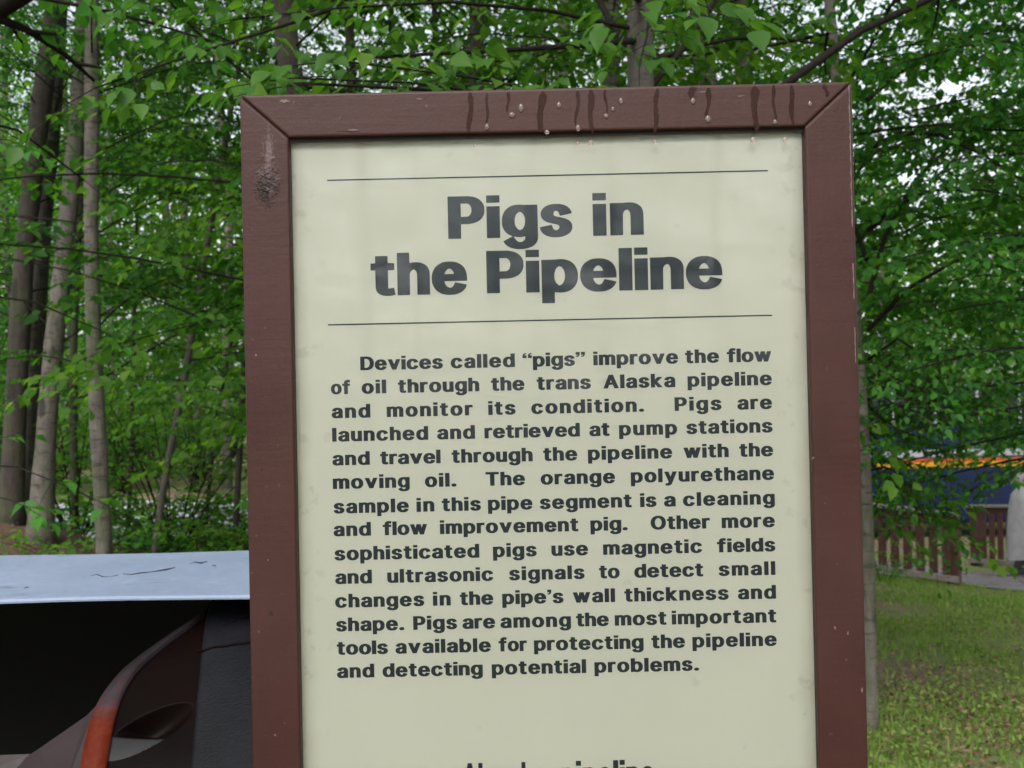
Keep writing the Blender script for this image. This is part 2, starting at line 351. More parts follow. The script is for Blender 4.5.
def strip(name, centre, width, mat, lift, z=None):
    """a road or path: cross-sections along a centre line, following the ground"""
    C = np.array(centre, float); seg = np.concatenate([[0], np.cumsum(np.hypot(*np.diff(C, axis=0).T))]); t = np.linspace(0, seg[-1], int(seg[-1] / .25) + 2)
    P = np.stack([np.interp(t, seg, C[:, 0]), np.interp(t, seg, C[:, 1])], 1); T = np.gradient(P, axis=0); T /= np.linalg.norm(T, axis=1)[:, None]; N = np.stack([-T[:, 1], T[:, 0]], 1)
    u = np.linspace(-.5, .5, max(5, int(width / .25)) + 1); V = P[:, None] + N[:, None] * (u * width)[None, :, None]
    Z = ground_z(V[..., 0], V[..., 1]) + lift; n, m = V.shape[:2]; idx = np.arange(n * m).reshape(n, m)
    f = np.stack([idx[:-1, :-1], idx[1:, :-1], idx[1:, 1:], idx[:-1, 1:]], -1).reshape(-1, 4)
    return tag(link(name, np_mesh(name, np.concatenate([V, Z[..., None]], -1).reshape(-1, 3), f.ravel(), np.full(len(f), 4), True), mat), kind='structure')
w = NM('pale_gravel'); oc = w.coord()
M['gravel'] = w.set(Base__Color=w.ramp(w.noise(40, 5, .7, oc), [(.3, (.40, .40, .43)), (.7, (.58, .58, .63))]), Roughness=.75, Normal=w.bump(w.noise(60, 5, .7, oc), .5, .02))
strip('gravel_road', [(-40, 16.5), (-20, 14.8), (-9, 14.2), (-2.5, 14.4)], 4.8, M['gravel'], .03)
w = NM('wet_path'); oc = w.coord()
M['path'] = w.set(Base__Color=w.ramp(w.noise(3, 6, .7, oc), [(.3, (.12, .10, .11)), (.7, (.22, .185, .20))]), Roughness=w.ramp(w.noise(2, 3, .5, oc), [(.4, .25), (.6, .6)]), Normal=w.bump(w.noise(50, 5, .7, oc), .3, .01))

# ------------------------------------------------------------------ the sign
GLY = {'P':(803,[[2,2,282,2,284,338,459,340,571,360,671,406,702,429,746,477,780,538,800,604,803,631,800,735,784,792,753,854,678,929,598,971,475,998,0,1000],[286,513,284,823,428,825,448,817,492,777,515,719,519,650,500,577,463,533,436,517]]),
'g':(785,[[58,-145,106,-193,167,-231,241,-258,325,-274,467,-274,567,-254,660,-216,702,-185,739,-145,766,-99,785,-25,783,765,510,765,506,757,425,773,337,773,279,765,225,750,167,723,129,696,77,644,35,575,4,475,0,321,8,275,31,205,73,136,141,73,221,34,223,28,23,-83],[337,-89,292,-41,254,17,256,23,364,7,444,11,491,23,504,21,504,-14,496,-41,481,-68,448,-97,417,-108,375,-108],[356,192,323,225,292,286,281,344,281,432,300,509,323,551,348,580,375,600,402,603,421,596,458,563,489,509,504,451,508,355,489,267,454,209,429,188,402,176,387,176]]),
's':(711,[[57,89,98,52,152,21,206,2,286,-13,421,-13,490,-2,590,37,654,85,688,131,711,200,707,281,681,339,632,387,579,418,502,445,363,475,329,491,311,508,304,531,307,566,319,585,340,602,363,610,390,598,415,570,448,487,702,545,700,570,681,620,654,662,613,702,540,745,475,764,425,771,306,771,236,760,179,741,109,702,61,654,31,596,23,558,23,512,42,446,73,404,125,364,179,337,398,279,427,243,427,204,394,164,367,152,332,156,313,168,292,193,263,283,2,229,0,212,15,158]]),
'n':(723,[[2,2,277,4,281,496,288,523,311,565,344,594,363,602,390,594,419,565,442,504,442,4,723,4,723,519,704,604,681,650,648,690,575,740,521,760,460,771,348,771,283,756,275,756,271,763,0,761]]),
't':(546,[[138,85,178,44,209,25,259,6,317,-6,440,-6,502,6,546,23,515,181,498,183,394,164,384,192,384,596,527,600,527,762,384,766,382,933,105,933,103,766,0,762,0,600,103,596,103,185,119,119]]),
'h':(723,[[2,2,277,4,281,496,288,523,311,565,344,594,363,602,390,594,419,565,442,504,442,4,723,4,723,519,711,581,696,623,658,681,621,713,575,740,521,760,460,771,348,771,279,756,275,1002,0,1000]]),
'e':(789,[[81,116,125,71,198,25,275,-2,341,-13,471,-13,552,2,644,41,702,83,754,150,777,212,775,221,517,283,496,231,469,185,444,164,406,152,356,171,323,204,296,250,285,289,287,310,783,310,785,393,777,466,789,473,777,477,754,566,723,623,696,658,652,698,587,737,517,760,452,771,341,771,271,760,214,741,125,687,85,646,50,596,16,516,0,439,0,316,8,270,39,181],[287,475,296,512,323,558,348,583,379,602,410,602,425,595,462,558,485,516,496,477]]),
'p':(785,[[2,-259,275,-259,279,2,344,-13,402,-17,467,-13,540,2,583,18,636,49,704,112,723,139,758,208,781,304,785,416,777,481,758,550,723,620,656,695,617,722,536,756,460,772,348,772,283,756,275,764,0,762],[352,172,311,220,292,262,277,335,277,427,300,520,323,558,367,599,398,602,421,591,458,554,481,512,500,439,504,389,500,324,481,250,450,197,425,172,398,156,379,156]]),
'D':(900,[[2,2,452,2,528,13,621,40,678,67,736,106,803,173,861,273,888,361,900,438,900,561,888,642,857,738,811,819,744,890,690,929,636,956,555,983,494,994,386,1002,0,1000],[286,175,284,823,417,825,459,813,521,775,557,735,584,688,607,619,619,535,619,469,607,385,588,323,569,285,550,258,486,202,405,175]]),
'v':(841,[[291,2,554,4,841,763,552,763,421,406,291,763,0,761]]),
'c':(771,[[89,108,141,60,214,18,271,-2,337,-13,464,-13,541,2,625,37,679,75,739,146,758,185,771,241,510,306,489,235,469,200,437,168,414,156,383,156,327,204,300,254,281,335,281,423,296,493,316,535,360,587,387,602,414,602,429,595,469,558,489,520,506,456,771,521,750,589,708,654,660,698,610,729,525,760,456,771,341,771,260,756,183,725,117,679,73,631,31,558,16,516,0,439,0,316,12,254,50,162]]),
'a':(727,[[43,92,83,52,133,21,183,2,260,-14,383,-14,445,2,725,2,727,530,708,611,666,677,633,705,579,736,525,755,445,771,318,771,252,759,179,736,102,690,58,646,35,611,12,557,18,548,268,475,316,569,360,602,395,605,410,598,435,569,446,530,446,488,441,482,295,467,183,444,114,417,75,394,23,338,0,277,4,169],[306,163,281,200,277,227,285,265,298,282,321,298,364,309,489,323,446,288,439,234,420,200,391,171,348,152,329,152]]),
'd':(785,[[89,100,117,71,171,33,210,14,291,-9,437,-13,498,2,785,0,783,998,506,998,502,756,433,771,321,771,244,756,152,714,117,687,73,639,35,573,8,493,0,443,0,316,12,250,35,185],[348,179,312,227,292,277,281,335,281,427,292,485,319,546,367,595,383,602,406,602,433,587,454,566,489,504,504,439,508,385,504,323,492,270,469,216,425,168,406,156,383,156]]),
'o':(800,[[89,108,141,60,214,18,271,-2,337,-13,464,-13,541,2,617,33,683,79,727,127,766,193,789,258,800,323,800,431,785,512,758,581,700,662,637,714,583,741,525,760,456,771,341,771,260,756,183,725,117,679,73,631,31,558,16,516,0,439,0,316,12,254,50,162],[364,168,319,216,292,277,281,335,281,423,296,493,331,558,371,594,387,602,414,602,441,587,466,562,492,519,516,446,519,339,504,266,469,200,437,168,414,156,383,156]]),
'm':(1086,[[0,2,275,4,275,485,283,527,298,561,319,586,342,602,361,598,383,577,394,558,402,527,402,4,681,2,683,519,706,573,727,594,750,606,790,573,806,531,806,4,1084,2,1086,542,1075,600,1048,658,992,717,969,733,908,760,834,775,734,775,684,767,615,744,577,721,523,752,431,775,338,775,277,760,0,763]]),
'r':(515,[[2,2,277,4,277,481,285,519,311,565,352,594,394,594,502,567,515,569,513,767,367,775,317,771,275,760,0,761]]),
'w':(1140,[[227,2,488,2,569,279,650,2,907,2,936,81,1140,761,854,763,777,498,704,763,438,763,432,758,361,494,284,763,0,763,2,738]]),
'f':(603,[[136,2,415,4,415,596,573,600,573,761,417,763,415,831,423,854,440,863,548,821,600,985,603,1000,594,1006,525,1029,432,1040,355,1036,267,1013,205,979,161,931,142,892,134,858,132,763,0,761,0,600,134,596]]),
'u':(723,[[58,90,106,46,156,19,260,-8,379,-8,440,8,448,0,723,2,721,762,442,760,442,275,435,244,415,206,383,173,360,162,336,165,311,187,288,225,281,252,277,760,0,760,0,233,19,156]]),
'T':(867,[[294,2,577,4,577,823,867,825,867,1002,0,1000,2,825,292,823]]),
'k':(777,[[0,2,273,2,277,233,461,2,777,2,429,415,767,761,446,763,277,590,275,1000,0,1002]]),
'A':(1006,[[0,2,292,2,385,260,619,260,715,2,1006,4,652,977,639,1002,360,1000,6,31],[446,433,500,594,560,435]]),
'b':(785,[[0,0,283,2,344,-13,467,-13,540,2,590,21,636,48,704,112,735,158,765,231,785,343,781,458,758,550,723,620,652,698,571,745,525,760,460,771,348,771,279,756,275,998,0,996],[352,171,311,220,292,262,277,335,277,427,292,500,323,558,367,598,402,602,458,554,481,512,500,439,504,389,500,323,481,250,450,196,425,171,398,156,379,156]]),
'y':(841,[[66,-231,114,-252,171,-264,314,-260,395,-233,448,-194,477,-162,523,-77,841,763,552,763,421,406,291,763,0,761,277,35,254,-39,235,-77,221,-90,104,-73]]),
'O':(997,[[108,153,168,93,229,51,329,9,429,-11,564,-11,664,9,752,43,841,105,912,187,954,268,974,322,989,391,997,491,989,607,966,703,927,787,881,853,810,920,741,962,660,993,545,1012,410,1009,310,985,225,947,156,897,100,837,50,757,20,676,0,572,0,426,20,326,39,268,66,214],[402,201,343,264,300,353,281,472,289,599,308,668,327,710,362,760,391,789,429,816,468,832,499,835,525,832,595,797,650,737,685,672,700,622,712,541,712,457,704,395,685,330,654,268,606,212,568,185,514,166,479,166,452,174]]),
'.':(335,[[16,53,48,20,91,1,121,-6,229,-3,271,13,312,45,331,80,335,122,320,165,287,197,260,213,198,228,110,224,52,201,12,161,0,134,0,84]]),
'i':(290,[[0,0,290,0,290,748,0,748],[0,832,290,832,290,1005,0,1005]]),
'l':(290,[[0,0,290,0,290,1000,0,1000]]),
'’':(265,[[0,1000,0,800,130,800,105,735,15,710,15,635,130,645,225,715,265,820,265,1000]]),
'”':(610,[[0,1000,0,800,130,800,105,735,15,710,15,635,130,645,225,715,265,820,265,1000],[345,1000,345,800,475,800,450,735,360,710,360,635,475,645,570,715,610,820,610,1000]]),
'“':(610,[[265,635,265,835,135,835,160,900,250,925,250,1000,135,990,40,920,0,815,0,635],[610,635,610,835,480,835,505,900,595,925,595,1000,480,990,385,920,345,815,345,635]]),
}
SY, SCX, SZ = 1.1142789, 0.03740701, CAM[2] + 0.3095      # front face depth, centre, top edge
HW, FW, SH, DP = .3117, .0492, 1.06, .045
sign = tag(empty('information_sign', (SCX, SY, SZ - SH)), 'tall brown framed information sign with a cream panel headed Pigs in the Pipeline', 'sign')
_inv = Matrix.Translation((-SCX, -SY, -(SZ)))
def into_sign(o):
    o.location = (0, 0, SH); o.parent = sign; return o
g = .0005
iw, it, ib = HW - FW, -.0445, -SH + FW
def rail(name, poly, lab=None):
    mb = MB(); mb.prism(poly, 0, DP); o = mb.build(name, M['paint'], None, .0028, 3); return into_sign(o)
top_rail = rail('top_rail', [(-HW + g, 0), (-iw + g, it), (iw - g, it), (HW - g, 0)])
rail('bottom_rail', [(-iw + g, ib), (-HW + g, -SH), (HW - g, -SH), (iw - g, ib)])
ls_ = rail('side_stile', [(-HW, -g), (-HW, -SH + g), (-iw, ib + g), (-iw, it - g)]); ls_['label'] = 'brown stile with a dark split knot near its top'
rail('side_stile', [(iw, it - g), (iw, ib + g), (HW, -SH + g), (HW, -g)])
for s in (-1, 1):
    for (xa, za, xb, zb) in ((s * (HW - .003), -.003, s * iw, it), (s * (HW - .003), -SH + .003, s * iw, ib)):
        poly = [(xa - .0006, za + .0), (xb - .0006, zb), (xb + .0006, zb), (xa + .0006, za)]
        ar = sum(poly[i][0] * poly[(i + 1) % 4][1] - poly[(i + 1) % 4][0] * poly[i][1] for i in range(4))
        mb = MB(); mb.prism(poly if ar > 0 else poly[::-1], .003, DP - .003); into_sign(mb.build('joint_filler', M['gap'], None))
PD = .013                                             # how far the panel lies behind the frame's face
mb = MB(); mb.box(-iw - .01, iw + .01, PD, PD + .006, ib - .01, it + .01); panel = into_sign(mb.build('panel', M['panel'], None))
mb = MB(); mb.box(-iw - .004, iw + .004, PD + .0065, DP - .002, ib - .004, it + .004); into_sign(mb.build('back_board', M['paint'], None))
mb = MB(); mb.box(-iw - .003, iw + .003, PD - .0065, PD - .004, ib - .003, it + .003); into_sign(mb.build('clear_cover', M['glass'], None))
mb = MB(); mb.box(-iw + .0005, iw - .0005, .0062, PD - .0072, it - .0045, it + .002); into_sign(mb.build('shadow_strip', M['gap'], None))  # dark strip standing in for the shadow under the top rail
for s in (-1, 1):
    mb = MB(); mb.box(s * .22 - .045, s * .22 + .045, DP, DP + .09, -SZ - .35, -.06); o = into_sign(mb.build('post', M['paint'], None, .004, 2))
# --- lettering: flat printed glyphs on the panel's face
TY = SY + PD - .0003
def fill_glyph(loops):
    cu = bpy.data.curves.new('g', 'CURVE'); cu.dimensions = '2D'; cu.fill_mode = 'FRONT'
    for L in loops:
        P = list(zip(L[0::2], L[1::2])) if not isinstance(L[0], tuple) else L
        sp = cu.splines.new('POLY'); sp.points.add(len(P) - 1); sp.use_cyclic_u = True
        for q, (x, y) in zip(sp.points, P): q.co = (x / 1000, y / 1000, 0, 1)
    o = bpy.data.objects.new('g', cu); COL.objects.link(o)
    me = bpy.data.meshes.new_from_object(o.evaluated_get(bpy.context.evaluated_depsgraph_get()))
    v = np.array([q.co[:] for q in me.vertices])[:, :2]; f = [tuple(p.vertices) for p in me.polygons]
    bpy.data.objects.remove(o); bpy.data.curves.remove(cu); bpy.data.meshes.remove(me)
    return v, f
CACHE = {}
def glyph(ch):
    if ch not in CACHE:
        wd_, lo = GLY[ch]; CACHE[ch] = (wd_ / 1000, *fill_glyph(lo))
    return CACHE[ch]
def put_word(mb, text, x0, x1, zb, H, sx=1.0, gap=.075, y=None):
    """set a word between x0 and x1 (world) on the base line zb with cap height H; what is left over goes between the letters"""
    W = [glyph(c)[0] * H * sx for c in text]; n = len(text)
    sp = (x1 - x0 - sum(W)) / (n - 1) if n > 1 else 0
    k = 1.0
    if n > 1 and sp < .045 * H: k = (x1 - x0 - .045 * H * (n - 1)) / sum(W); sp = .045 * H
    if n > 1 and sp > .17 * H: k = (x1 - x0 - .17 * H * (n - 1)) / sum(W); sp = .17 * H
    if n == 1: k = (x1 - x0) / W[0]
    x = x0
    for c, wc in zip(text, W):
        _, v, f = glyph(c)
        vv = np.stack([x + v[:, 0] * H * sx * k - SCX, np.full(len(v), TY - SY), zb + v[:, 1] * H - SZ], 1)
        mb.add(vv, f); x += wc * k + sp
def wx(px, py): p = pt(px, py, TY); return p[0], p[2]
def line(mb, l, r, H, words, sx=1.12):
    zb = (wx(*l)[1] + wx(*r)[1]) / 2 - .0004
    for t, a, b in words:
        f = lambda px: wx(px, l[1] + (r[1] - l[1]) * (px - l[0]) / (r[0] - l[0]))[0]
        put_word(mb, t, f(a), f(b), zb, H, sx)
PXM = TY / F
mb = MB(); HT = 42.6 * PXM
line(mb, (460, 238.4), (640, 234.4), HT, [('Pigs', 448.3, 572.6), ('in', 593.2, 643.9)], 1.09)
line(mb, (380, 295.6), (700, 288.3), HT, [('the', 371.1, 467.6), ('Pipeline', 486.9, 722.9)], 1.09)
title = into_sign(mb.build('title_lettering', M['ink'])); title.parent = panel; title.location = (0, 0, 0)
TEXT = [((360, 369.5), (771, 361.6), [('Devices', 360.3, 443), ('called', 450.8, 515), ('“pigs”', 522.7, 585.2), ('improve', 593.4, 678.2), ('the', 685.2, 719.2), ('flow', 726.9, 771.5)]),
 ((331, 393.4), (772, 385.2), [('of', 331, 350.5), ('oil', 361.7, 386.3), ('through', 398, 479.4), ('the', 491.1, 524.6), ('trans', 536.8, 591), ('Alaska', 603.4, 675.4), ('pipeline', 687.6, 772)]),
 ((332, 417), (772, 409.5), [('and', 331.7, 370.4), ('monitor', 386.8, 472.8), ('its', 488.3, 515.7), ('condition.', 531.4, 644.2), ('Pigs', 674.7, 721.6), ('are', 737.5, 772.2)]),
 ((332, 440.4), (772, 432.9), [('launched', 332.2, 428.3), ('and', 437.2, 475.1), ('retrieved', 484.5, 580), ('at', 589.4, 609.8), ('pump', 619.1, 677.3), ('stations', 686.4, 772.7)]),
 ((332, 464.1), (773, 456.9), [('and', 332.4, 369.9), ('travel', 380.2, 440.7), ('through', 451.7, 532.8), ('the', 543.3, 577.4), ('pipeline', 588, 672.3), ('with', 683.6, 728.8), ('the', 739.4, 773.3)]),
 ((333, 487.6), (774, 480.5), [('moving', 332.9, 409.8), ('oil.', 425, 456.6), ('The', 485.7, 525.1), ('orange', 540.8, 615.2), ('polyurethane', 630.9, 774.3)]),
 ((334, 511.6), (775, 505.5), [('sample', 333.6, 409), ('in', 416.6, 434.4), ('this', 441.9, 481), ('pipe', 488, 532.6), ('segment', 539.8, 632), ('is', 640.2, 656.6), ('a', 664.1, 675.8), ('cleaning', 683.1, 775)]),
 ((334, 534.5), (775, 528.2), [('and', 333.6, 371), ('flow', 382.8, 427.3), ('improvement', 440, 578.6), ('pig.', 590.5, 627.8), ('Other', 650.8, 710), ('more', 721.8, 775)]),
 ((334, 558.6), (775, 552.5), [('sophisticated', 334.5, 479.4), ('pigs', 493, 536.8), ('use', 551.5, 588.2), ('magnetic', 603.2, 702.3), ('fields', 717.1, 775.5)]),
 ((335, 582), (775, 576.2), [('and', 335.2, 372), ('ultrasonic', 387.3, 493.4), ('signals', 509.1, 584.7), ('to', 599.2, 619.8), ('detect', 634.4, 703.5), ('small', 718.7, 775.5)]),
 ((335, 605.8), (776, 599.9), [('changes', 335.2, 424.3), ('in', 433, 450.8), ('the', 459.9, 493.4), ('pipe’s', 502.3, 563.6), ('wall', 573, 615.2), ('thickness', 624.5, 728.8), ('and', 738, 776.2)]),
 ((336, 629.2), (776, 624), [('shape.', 336, 404.4), ('Pigs', 413.3, 457.1), ('are', 462.5, 495.3), ('among', 500.5, 571.1), ('the', 576.2, 609), ('most', 614.9, 666.7), ('important', 671.9, 776.6)]),
 ((337, 652.7), (777, 647.3), [('tools', 336.9, 388), ('available', 395.5, 491), ('for', 498.6, 527), ('protecting', 534, 643.7), ('the', 651.5, 685.2), ('pipeline', 692.5, 776.9)]),
 ((337, 676), (700, 671.9), [('and', 337, 374.4), ('detecting', 382.6, 482.9), ('potential', 491.8, 586.3), ('problems.', 594.5, 699.3)])]
mb = MB()
for l, r, ws in TEXT: line(mb, l, r, 13.7 * PXM, ws)
o = mb.build('paragraph_lettering', M['ink'], panel)
mb = MB(); line(mb, (464, 791.0), (655, 788.2), 28.5 * PXM, [('Alyeska', 463, 545), ('pipeline', 561, 655)])
o = mb.build('footer_lettering', M['ink'], panel)
for (a, b) in (((327, 180.8), (768, 170.2)), ((328, 325.2), (772, 315))):
    x0, z0 = wx(*a); x1, z1 = wx(*b); z = (z0 + z1) / 2; mb = MB()
    mb.add([(x0 - SCX, TY - SY, z - SZ - .0007), (x1 - SCX, TY - SY, z - SZ - .0007), (x1 - SCX, TY - SY, z - SZ + .0007), (x0 - SCX, TY - SY, z - SZ + .0007)], [(0, 1, 2, 3)])
    mb.build('rule_line', M['ink'], panel)
# --- rain: dark wet runs on the top rail, drops hanging from them
rs = random.Random(4)
mb = MB()
for px, w0, y1 in ((470, 5, 134), (487, 2.5, 126), (508, 2.5, 113), (541, 6, 132), (577, 3.5, 126), (591, 5.5, 134), (606, 2.5, 114), (656, 4.5, 133), (692, 6, 100), (708, 4.5, 118), (755, 7, 132), (774, 3, 121), (792, 4.5, 128), (826, 4, 97)):
    ytop = 96.6 - (px - 241) * .0222 + rs.uniform(0, 3)
    L, Rr = [], []
    n = 9
    for i in range(n):
        y = ytop + (y1 - ytop) * i / (n - 1); wv = w0 / 2 * (1.3 - .6 * i / (n - 1) + rs.uniform(-.22, .22)) * (.35 if i in (0, n - 1) else 1); c = px + math.sin(i * .9 + px) * .9 + (i - 4) * math.sin(px * 7.0) * .35
        a = pt(c - wv, y, SY); b = pt(c + wv, y, SY); L.append((a[0] - SCX, -.0004, a[2] - SZ)); Rr.append((b[0] - SCX, -.0004, b[2] - SZ))
    mb = MB(); mb.add(L + Rr, [(i, i + n, i + n + 1, i + 1)[::-1] for i in range(n - 1)]); mb.build('wet_streak', M['wet'], top_rail)
def drop_mesh(r, stretch):
    mb = MB(); prof = [(0.0001, -1.0), (.45, -.9), (.8, -.6), (.98, -.15), (.92, .25), (.78, .55), (.5, .85), (.2, 1.02), (.0001, 1.06)]
    mb.lathe([(a * r, b * r * stretch) for a, b in prof], 14); return mb
DROPS = [(559, 105, 1.7), (578, 128, 1.9), (606, 116, 2.1), (613, 109, 1.6), (621, 101, 1.6), (693, 101, 2.2), (708, 119, 2.2), (775, 122, 1.6), (810, 104, 1.8), (487, 127, 2.1), (512, 115, 2.2), (521, 108, 2.0)]
HANG = [(547, 132, 2.1), (578, 143, 1.5), (591, 143, 1.8), (655, 142, 2.2), (753, 140, 2.2), (785, 140, 1.8), (475, 146, 1.4)]
for i, (px, py, r) in enumerate(DROPS + HANG):
    hang = i >= len(DROPS)
    p = pt(px, py, SY - (-.004 if hang and i > len(DROPS) else .0005))
    mb = drop_mesh(r * .00122, 1.0 if not hang else .9); o = mb.build('rain_drop', M['water']); o.location = p; kx = rs.uniform(.8, 1.15); o.scale = (kx, .55, kx * rs.uniform(.9, 1.5))
    tag(o, 'rain drop hanging at the lower edge of the brown top rail' if hang else 'rain drop running down the face of the brown top rail', 'rain drop', 'drops under the top rail' if hang else 'drops on the face of the top rail')

# chips and scratches in the paint
M['chip'] = simple('bare_chip', (.135, .095, .085), .7, .3, 90, .2); M['gouge'] = simple('dark_gouge', (.012, .006, .005), .8, .3, 90, .2)
for px, py, w_, h_, mt, nm in ((285, 101, 6, 2.5, 'chip', 'paint_chip'), (352, 130, 9, 1.0, 'chip', 'paint_chip'), (350, 131.3, 16, .7, 'gouge', 'scratch'), (271, 613, 3, 3.5, 'gouge', 'scratch'), (862, 690, 1.5, 4, 'chip', 'paint_chip'), (835, 628, 1.5, 2.5, 'chip', 'paint_chip'),
                         (848, 633, 1, 3, 'chip', 'paint_chip'), (813, 458, 1, 2, 'chip', 'paint_chip'), (256, 355, 1.2, 2, 'chip', 'paint_chip'), (275, 735, 2, 1.4, 'chip', 'paint_chip'), (268, 560, 1, 1, 'chip', 'paint_chip'), (262, 470, .8, 1.6, 'gouge', 'scratch'), (420, 99, 5, .8, 'chip', 'paint_chip'), (705, 92, 9, .8, 'chip', 'paint_chip'), (740, 96, 5, .7, 'chip', 'paint_chip')):
    k = 11; mb = MB(); V = []
    for i in range(k):
        a = 2 * math.pi * i / k; r = rs.uniform(.35, 1.0); p = pt(px + math.cos(a) * w_ * r, py - math.sin(a) * h_ * r, SY); V.append((p[0] - SCX, -.0003, p[2] - SZ + SH))
    mb.add(V, [tuple(range(k))]); mb.build(nm, M[mt], sign)
rr_ = random.Random(12)
for z0 in (-.004, -.052, -.11, -.185, -.25):
    L_ = rr_.uniform(.035, .06); n = 14; V = []
    for i in range(n): V.append((HW - .0032 - rr_.uniform(.0002, .0013), -.0002, z0 - L_ * i / (n - 1) + SH))
    V += [(HW - .0029, -.0002, z0 - L_ * i / (n - 1) + SH) for i in range(n)]
    mb = MB(); mb.add(V, [(i, i + 1, i + 1 + n, i + n) for i in range(n - 1)]); mb.build('worn_edge', M['chip'], sign)

# ------------------------------------------------------------------ pipe display on the left
RP = .61; PYC = 1.86; PZC = .645
def on_pipe(px, py, R=RP):
    """where the line of sight through a picture point meets the pipe's surface (axis along x)"""
    d = pt(px, py, 1.0) - CAM; oy, oz = CAM[1] - PYC, CAM[2] - PZC
    a = d[1] ** 2 + d[2] ** 2; b = 2 * (oy * d[1] + oz * d[2]); c = oy * oy + oz * oz - R * R
    q = b * b - 4 * a * c; t = (-b - math.sqrt(max(q, 0))) / (2 * a); return CAM + d * t
def ang(p): return math.atan2(p[2] - PZC, PYC - p[1])
seg = tag(empty('pipe_segment', (-.7, PYC, float(ground_z(-.7, PYC)))), 'dark wet pipe segment with an orange cut edge under a pale metal cover', 'pipe')
def into_seg(o): o.parent = seg; o.matrix_parent_inverse = Matrix.Translation(-seg.location); return o
EDGE_R = [(104, 772), (109, 740), (114, 715), (119, 698), (126, 683), (136, 668), (152, 653), (172, 637), (190, 624), (205, 612)]
EDGE_L = [(79, 772), (85, 740), (91, 716), (98, 701), (107, 687), (121, 670), (142, 653), (168, 635), (189, 621), (204, 610)]
er = [on_pipe(*p) for p in EDGE_R]; ea = [ang(p) for p in er]; ex = [p[0] for p in er]
def edge_x(a): return float(np.interp(a, ea, ex)) if a > ea[0] else ex[0] + (a - ea[0]) * .10
# shell: fine grid from the cut edge to the right, with an oval dished pad
c0 = on_pipe(147, 731)
XR = .35
NA, NX = 420, 220
ZW = float(on_pipe(140, 739)[2]); V = []; INS = []; A_ = np.concatenate([np.linspace(-1.2, math.radians(34), 40)[:-1], np.linspace(math.radians(34), math.radians(78), 500)[:-1], np.linspace(math.radians(78), math.radians(100), 20)]); NA = len(A_)
for a in A_:
    for k in range(NX + 1):
        x = edge_x(a) + (XR - edge_x(a)) * (k / NX) ** 1.5
        du, dv = x - c0[0], (a - ang(c0)) * RP
        th = math.radians(-33); u = du * math.cos(th) + dv * math.sin(th) * -1; v = du * math.sin(th) * 1 + dv * math.cos(th)
        th = math.radians(36); u = du * math.cos(th) + dv * math.sin(th); v = -du * math.sin(th) + dv * math.cos(th)
        e = math.hypot(u / .066, v / .026); INS.append(e < .98)
        zz = PZC + RP * math.sin(a) + (x - c0[0]) * .05
        INS[-1] = e < .98 and zz < ZW; dent = .026 * (1 - e * e) * float(sstep(ZW - .001, ZW + .012, zz)) if e < 1 else 0.0
        R = RP - dent
        V.append((x, PYC - R * math.cos(a), PZC + R * math.sin(a)))
idx = np.arange(NA * (NX + 1)).reshape(NA, NX + 1)
f = np.stack([idx[:-1, :-1], idx[:-1, 1:], idx[1:, 1:], idx[1:, :-1]], -1).reshape(-1, 4)
sh = into_seg(link('shell', np_mesh('shell', V, f.ravel(), np.full(len(f), 4), True), [M['pipe_gloss'], M['pipe_hi']]))
inside = np.array(INS).reshape(-1)[f[:, 0]]
sh.data.polygons.foreach_set('material_index', inside.astype(np.int32))
# tape wrap: a second layer standing 8 mm proud
WL = [(189, 772), (194, 720), (199, 670), (203, 630), (206, 611)]
wl = [on_pipe(px, py, RP + .008) for px, py in WL]; wa = [ang(p) for p in wl]; wxs = [p[0] for p in wl]
mb = MB(); A2 = np.linspace(wa[0] - .9, math.radians(100), 60)
ring = []
for a in A2:
    x0 = float(np.interp(a, wa, wxs)) if a > wa[0] else wxs[0] + (a - wa[0]) * .02
    for (x, R) in ((x0, RP - .002), (x0 + .001, RP + .006), (x0 + .006, RP + .008), (XR + .01, RP + .008)):
        ring.append((x, PYC - R * math.cos(a), PZC + R * math.sin(a)))
fs = [(i * 4 + k, i * 4 + k + 1, (i + 1) * 4 + k + 1, (i + 1) * 4 + k) for i in range(len(A2) - 1) for k in range(3)]
mb.add(ring, fs, True); into_seg(mb.build('tape_wrap', M['pipe_wrap']))
# a torn seam on the wrap
mb = MB(); pts = [on_pipe(px, py, RP + .0085) for px, py in ((197, 652), (205, 650), (214, 647), (226, 646), (236, 644), (246, 643), (262, 642))]
mb.tube(pts, [.001, .0022, .0018, .0026, .002, .0024, .002], 6); into_seg(mb.build('torn_seam', M['pipe_gloss']))
mb = MB(); pts = [on_pipe(px, py, RP + .0085) for px, py in ((232, 622), (240, 619), (250, 618))]
mb.tube(pts, [.001, .002, .0015], 6); into_seg(mb.build('torn_seam', M['pipe_gloss']))
# cut edge: band between the two traced curves, with thickness
n = len(EDGE_L); tt = np.linspace(0, 1, 40)
def resample(P, rad):
    Q = np.array([on_pipe(*p, rad) for p in P]); s = np.concatenate([[0], np.cumsum(np.linalg.norm(np.diff(Q, axis=0), axis=1))]); s /= s[-1]
    return np.stack([np.interp(tt, s, Q[:, k]) for k in range(3)], 1)
Lf, Rf = resample(EDGE_L, RP + .004), resample(EDGE_R, RP + .007); 
for _ in range(2): Lf[1:-1] = (Lf[:-2] + 2 * Lf[1:-1] + Lf[2:]) / 4; Rf[1:-1] = (Rf[:-2] + 2 * Rf[1:-1] + Rf[2:]) / 4
dirn = lambda P: np.stack([np.zeros(len(P)), (P[:, 1] - PYC), (P[:, 2] - PZC)], 1) / RP
mid = (Lf + Rf) / 2
rows = [Lf - dirn(Lf) * .03, Lf, mid, Rf, Rf - dirn(Rf) * .02]
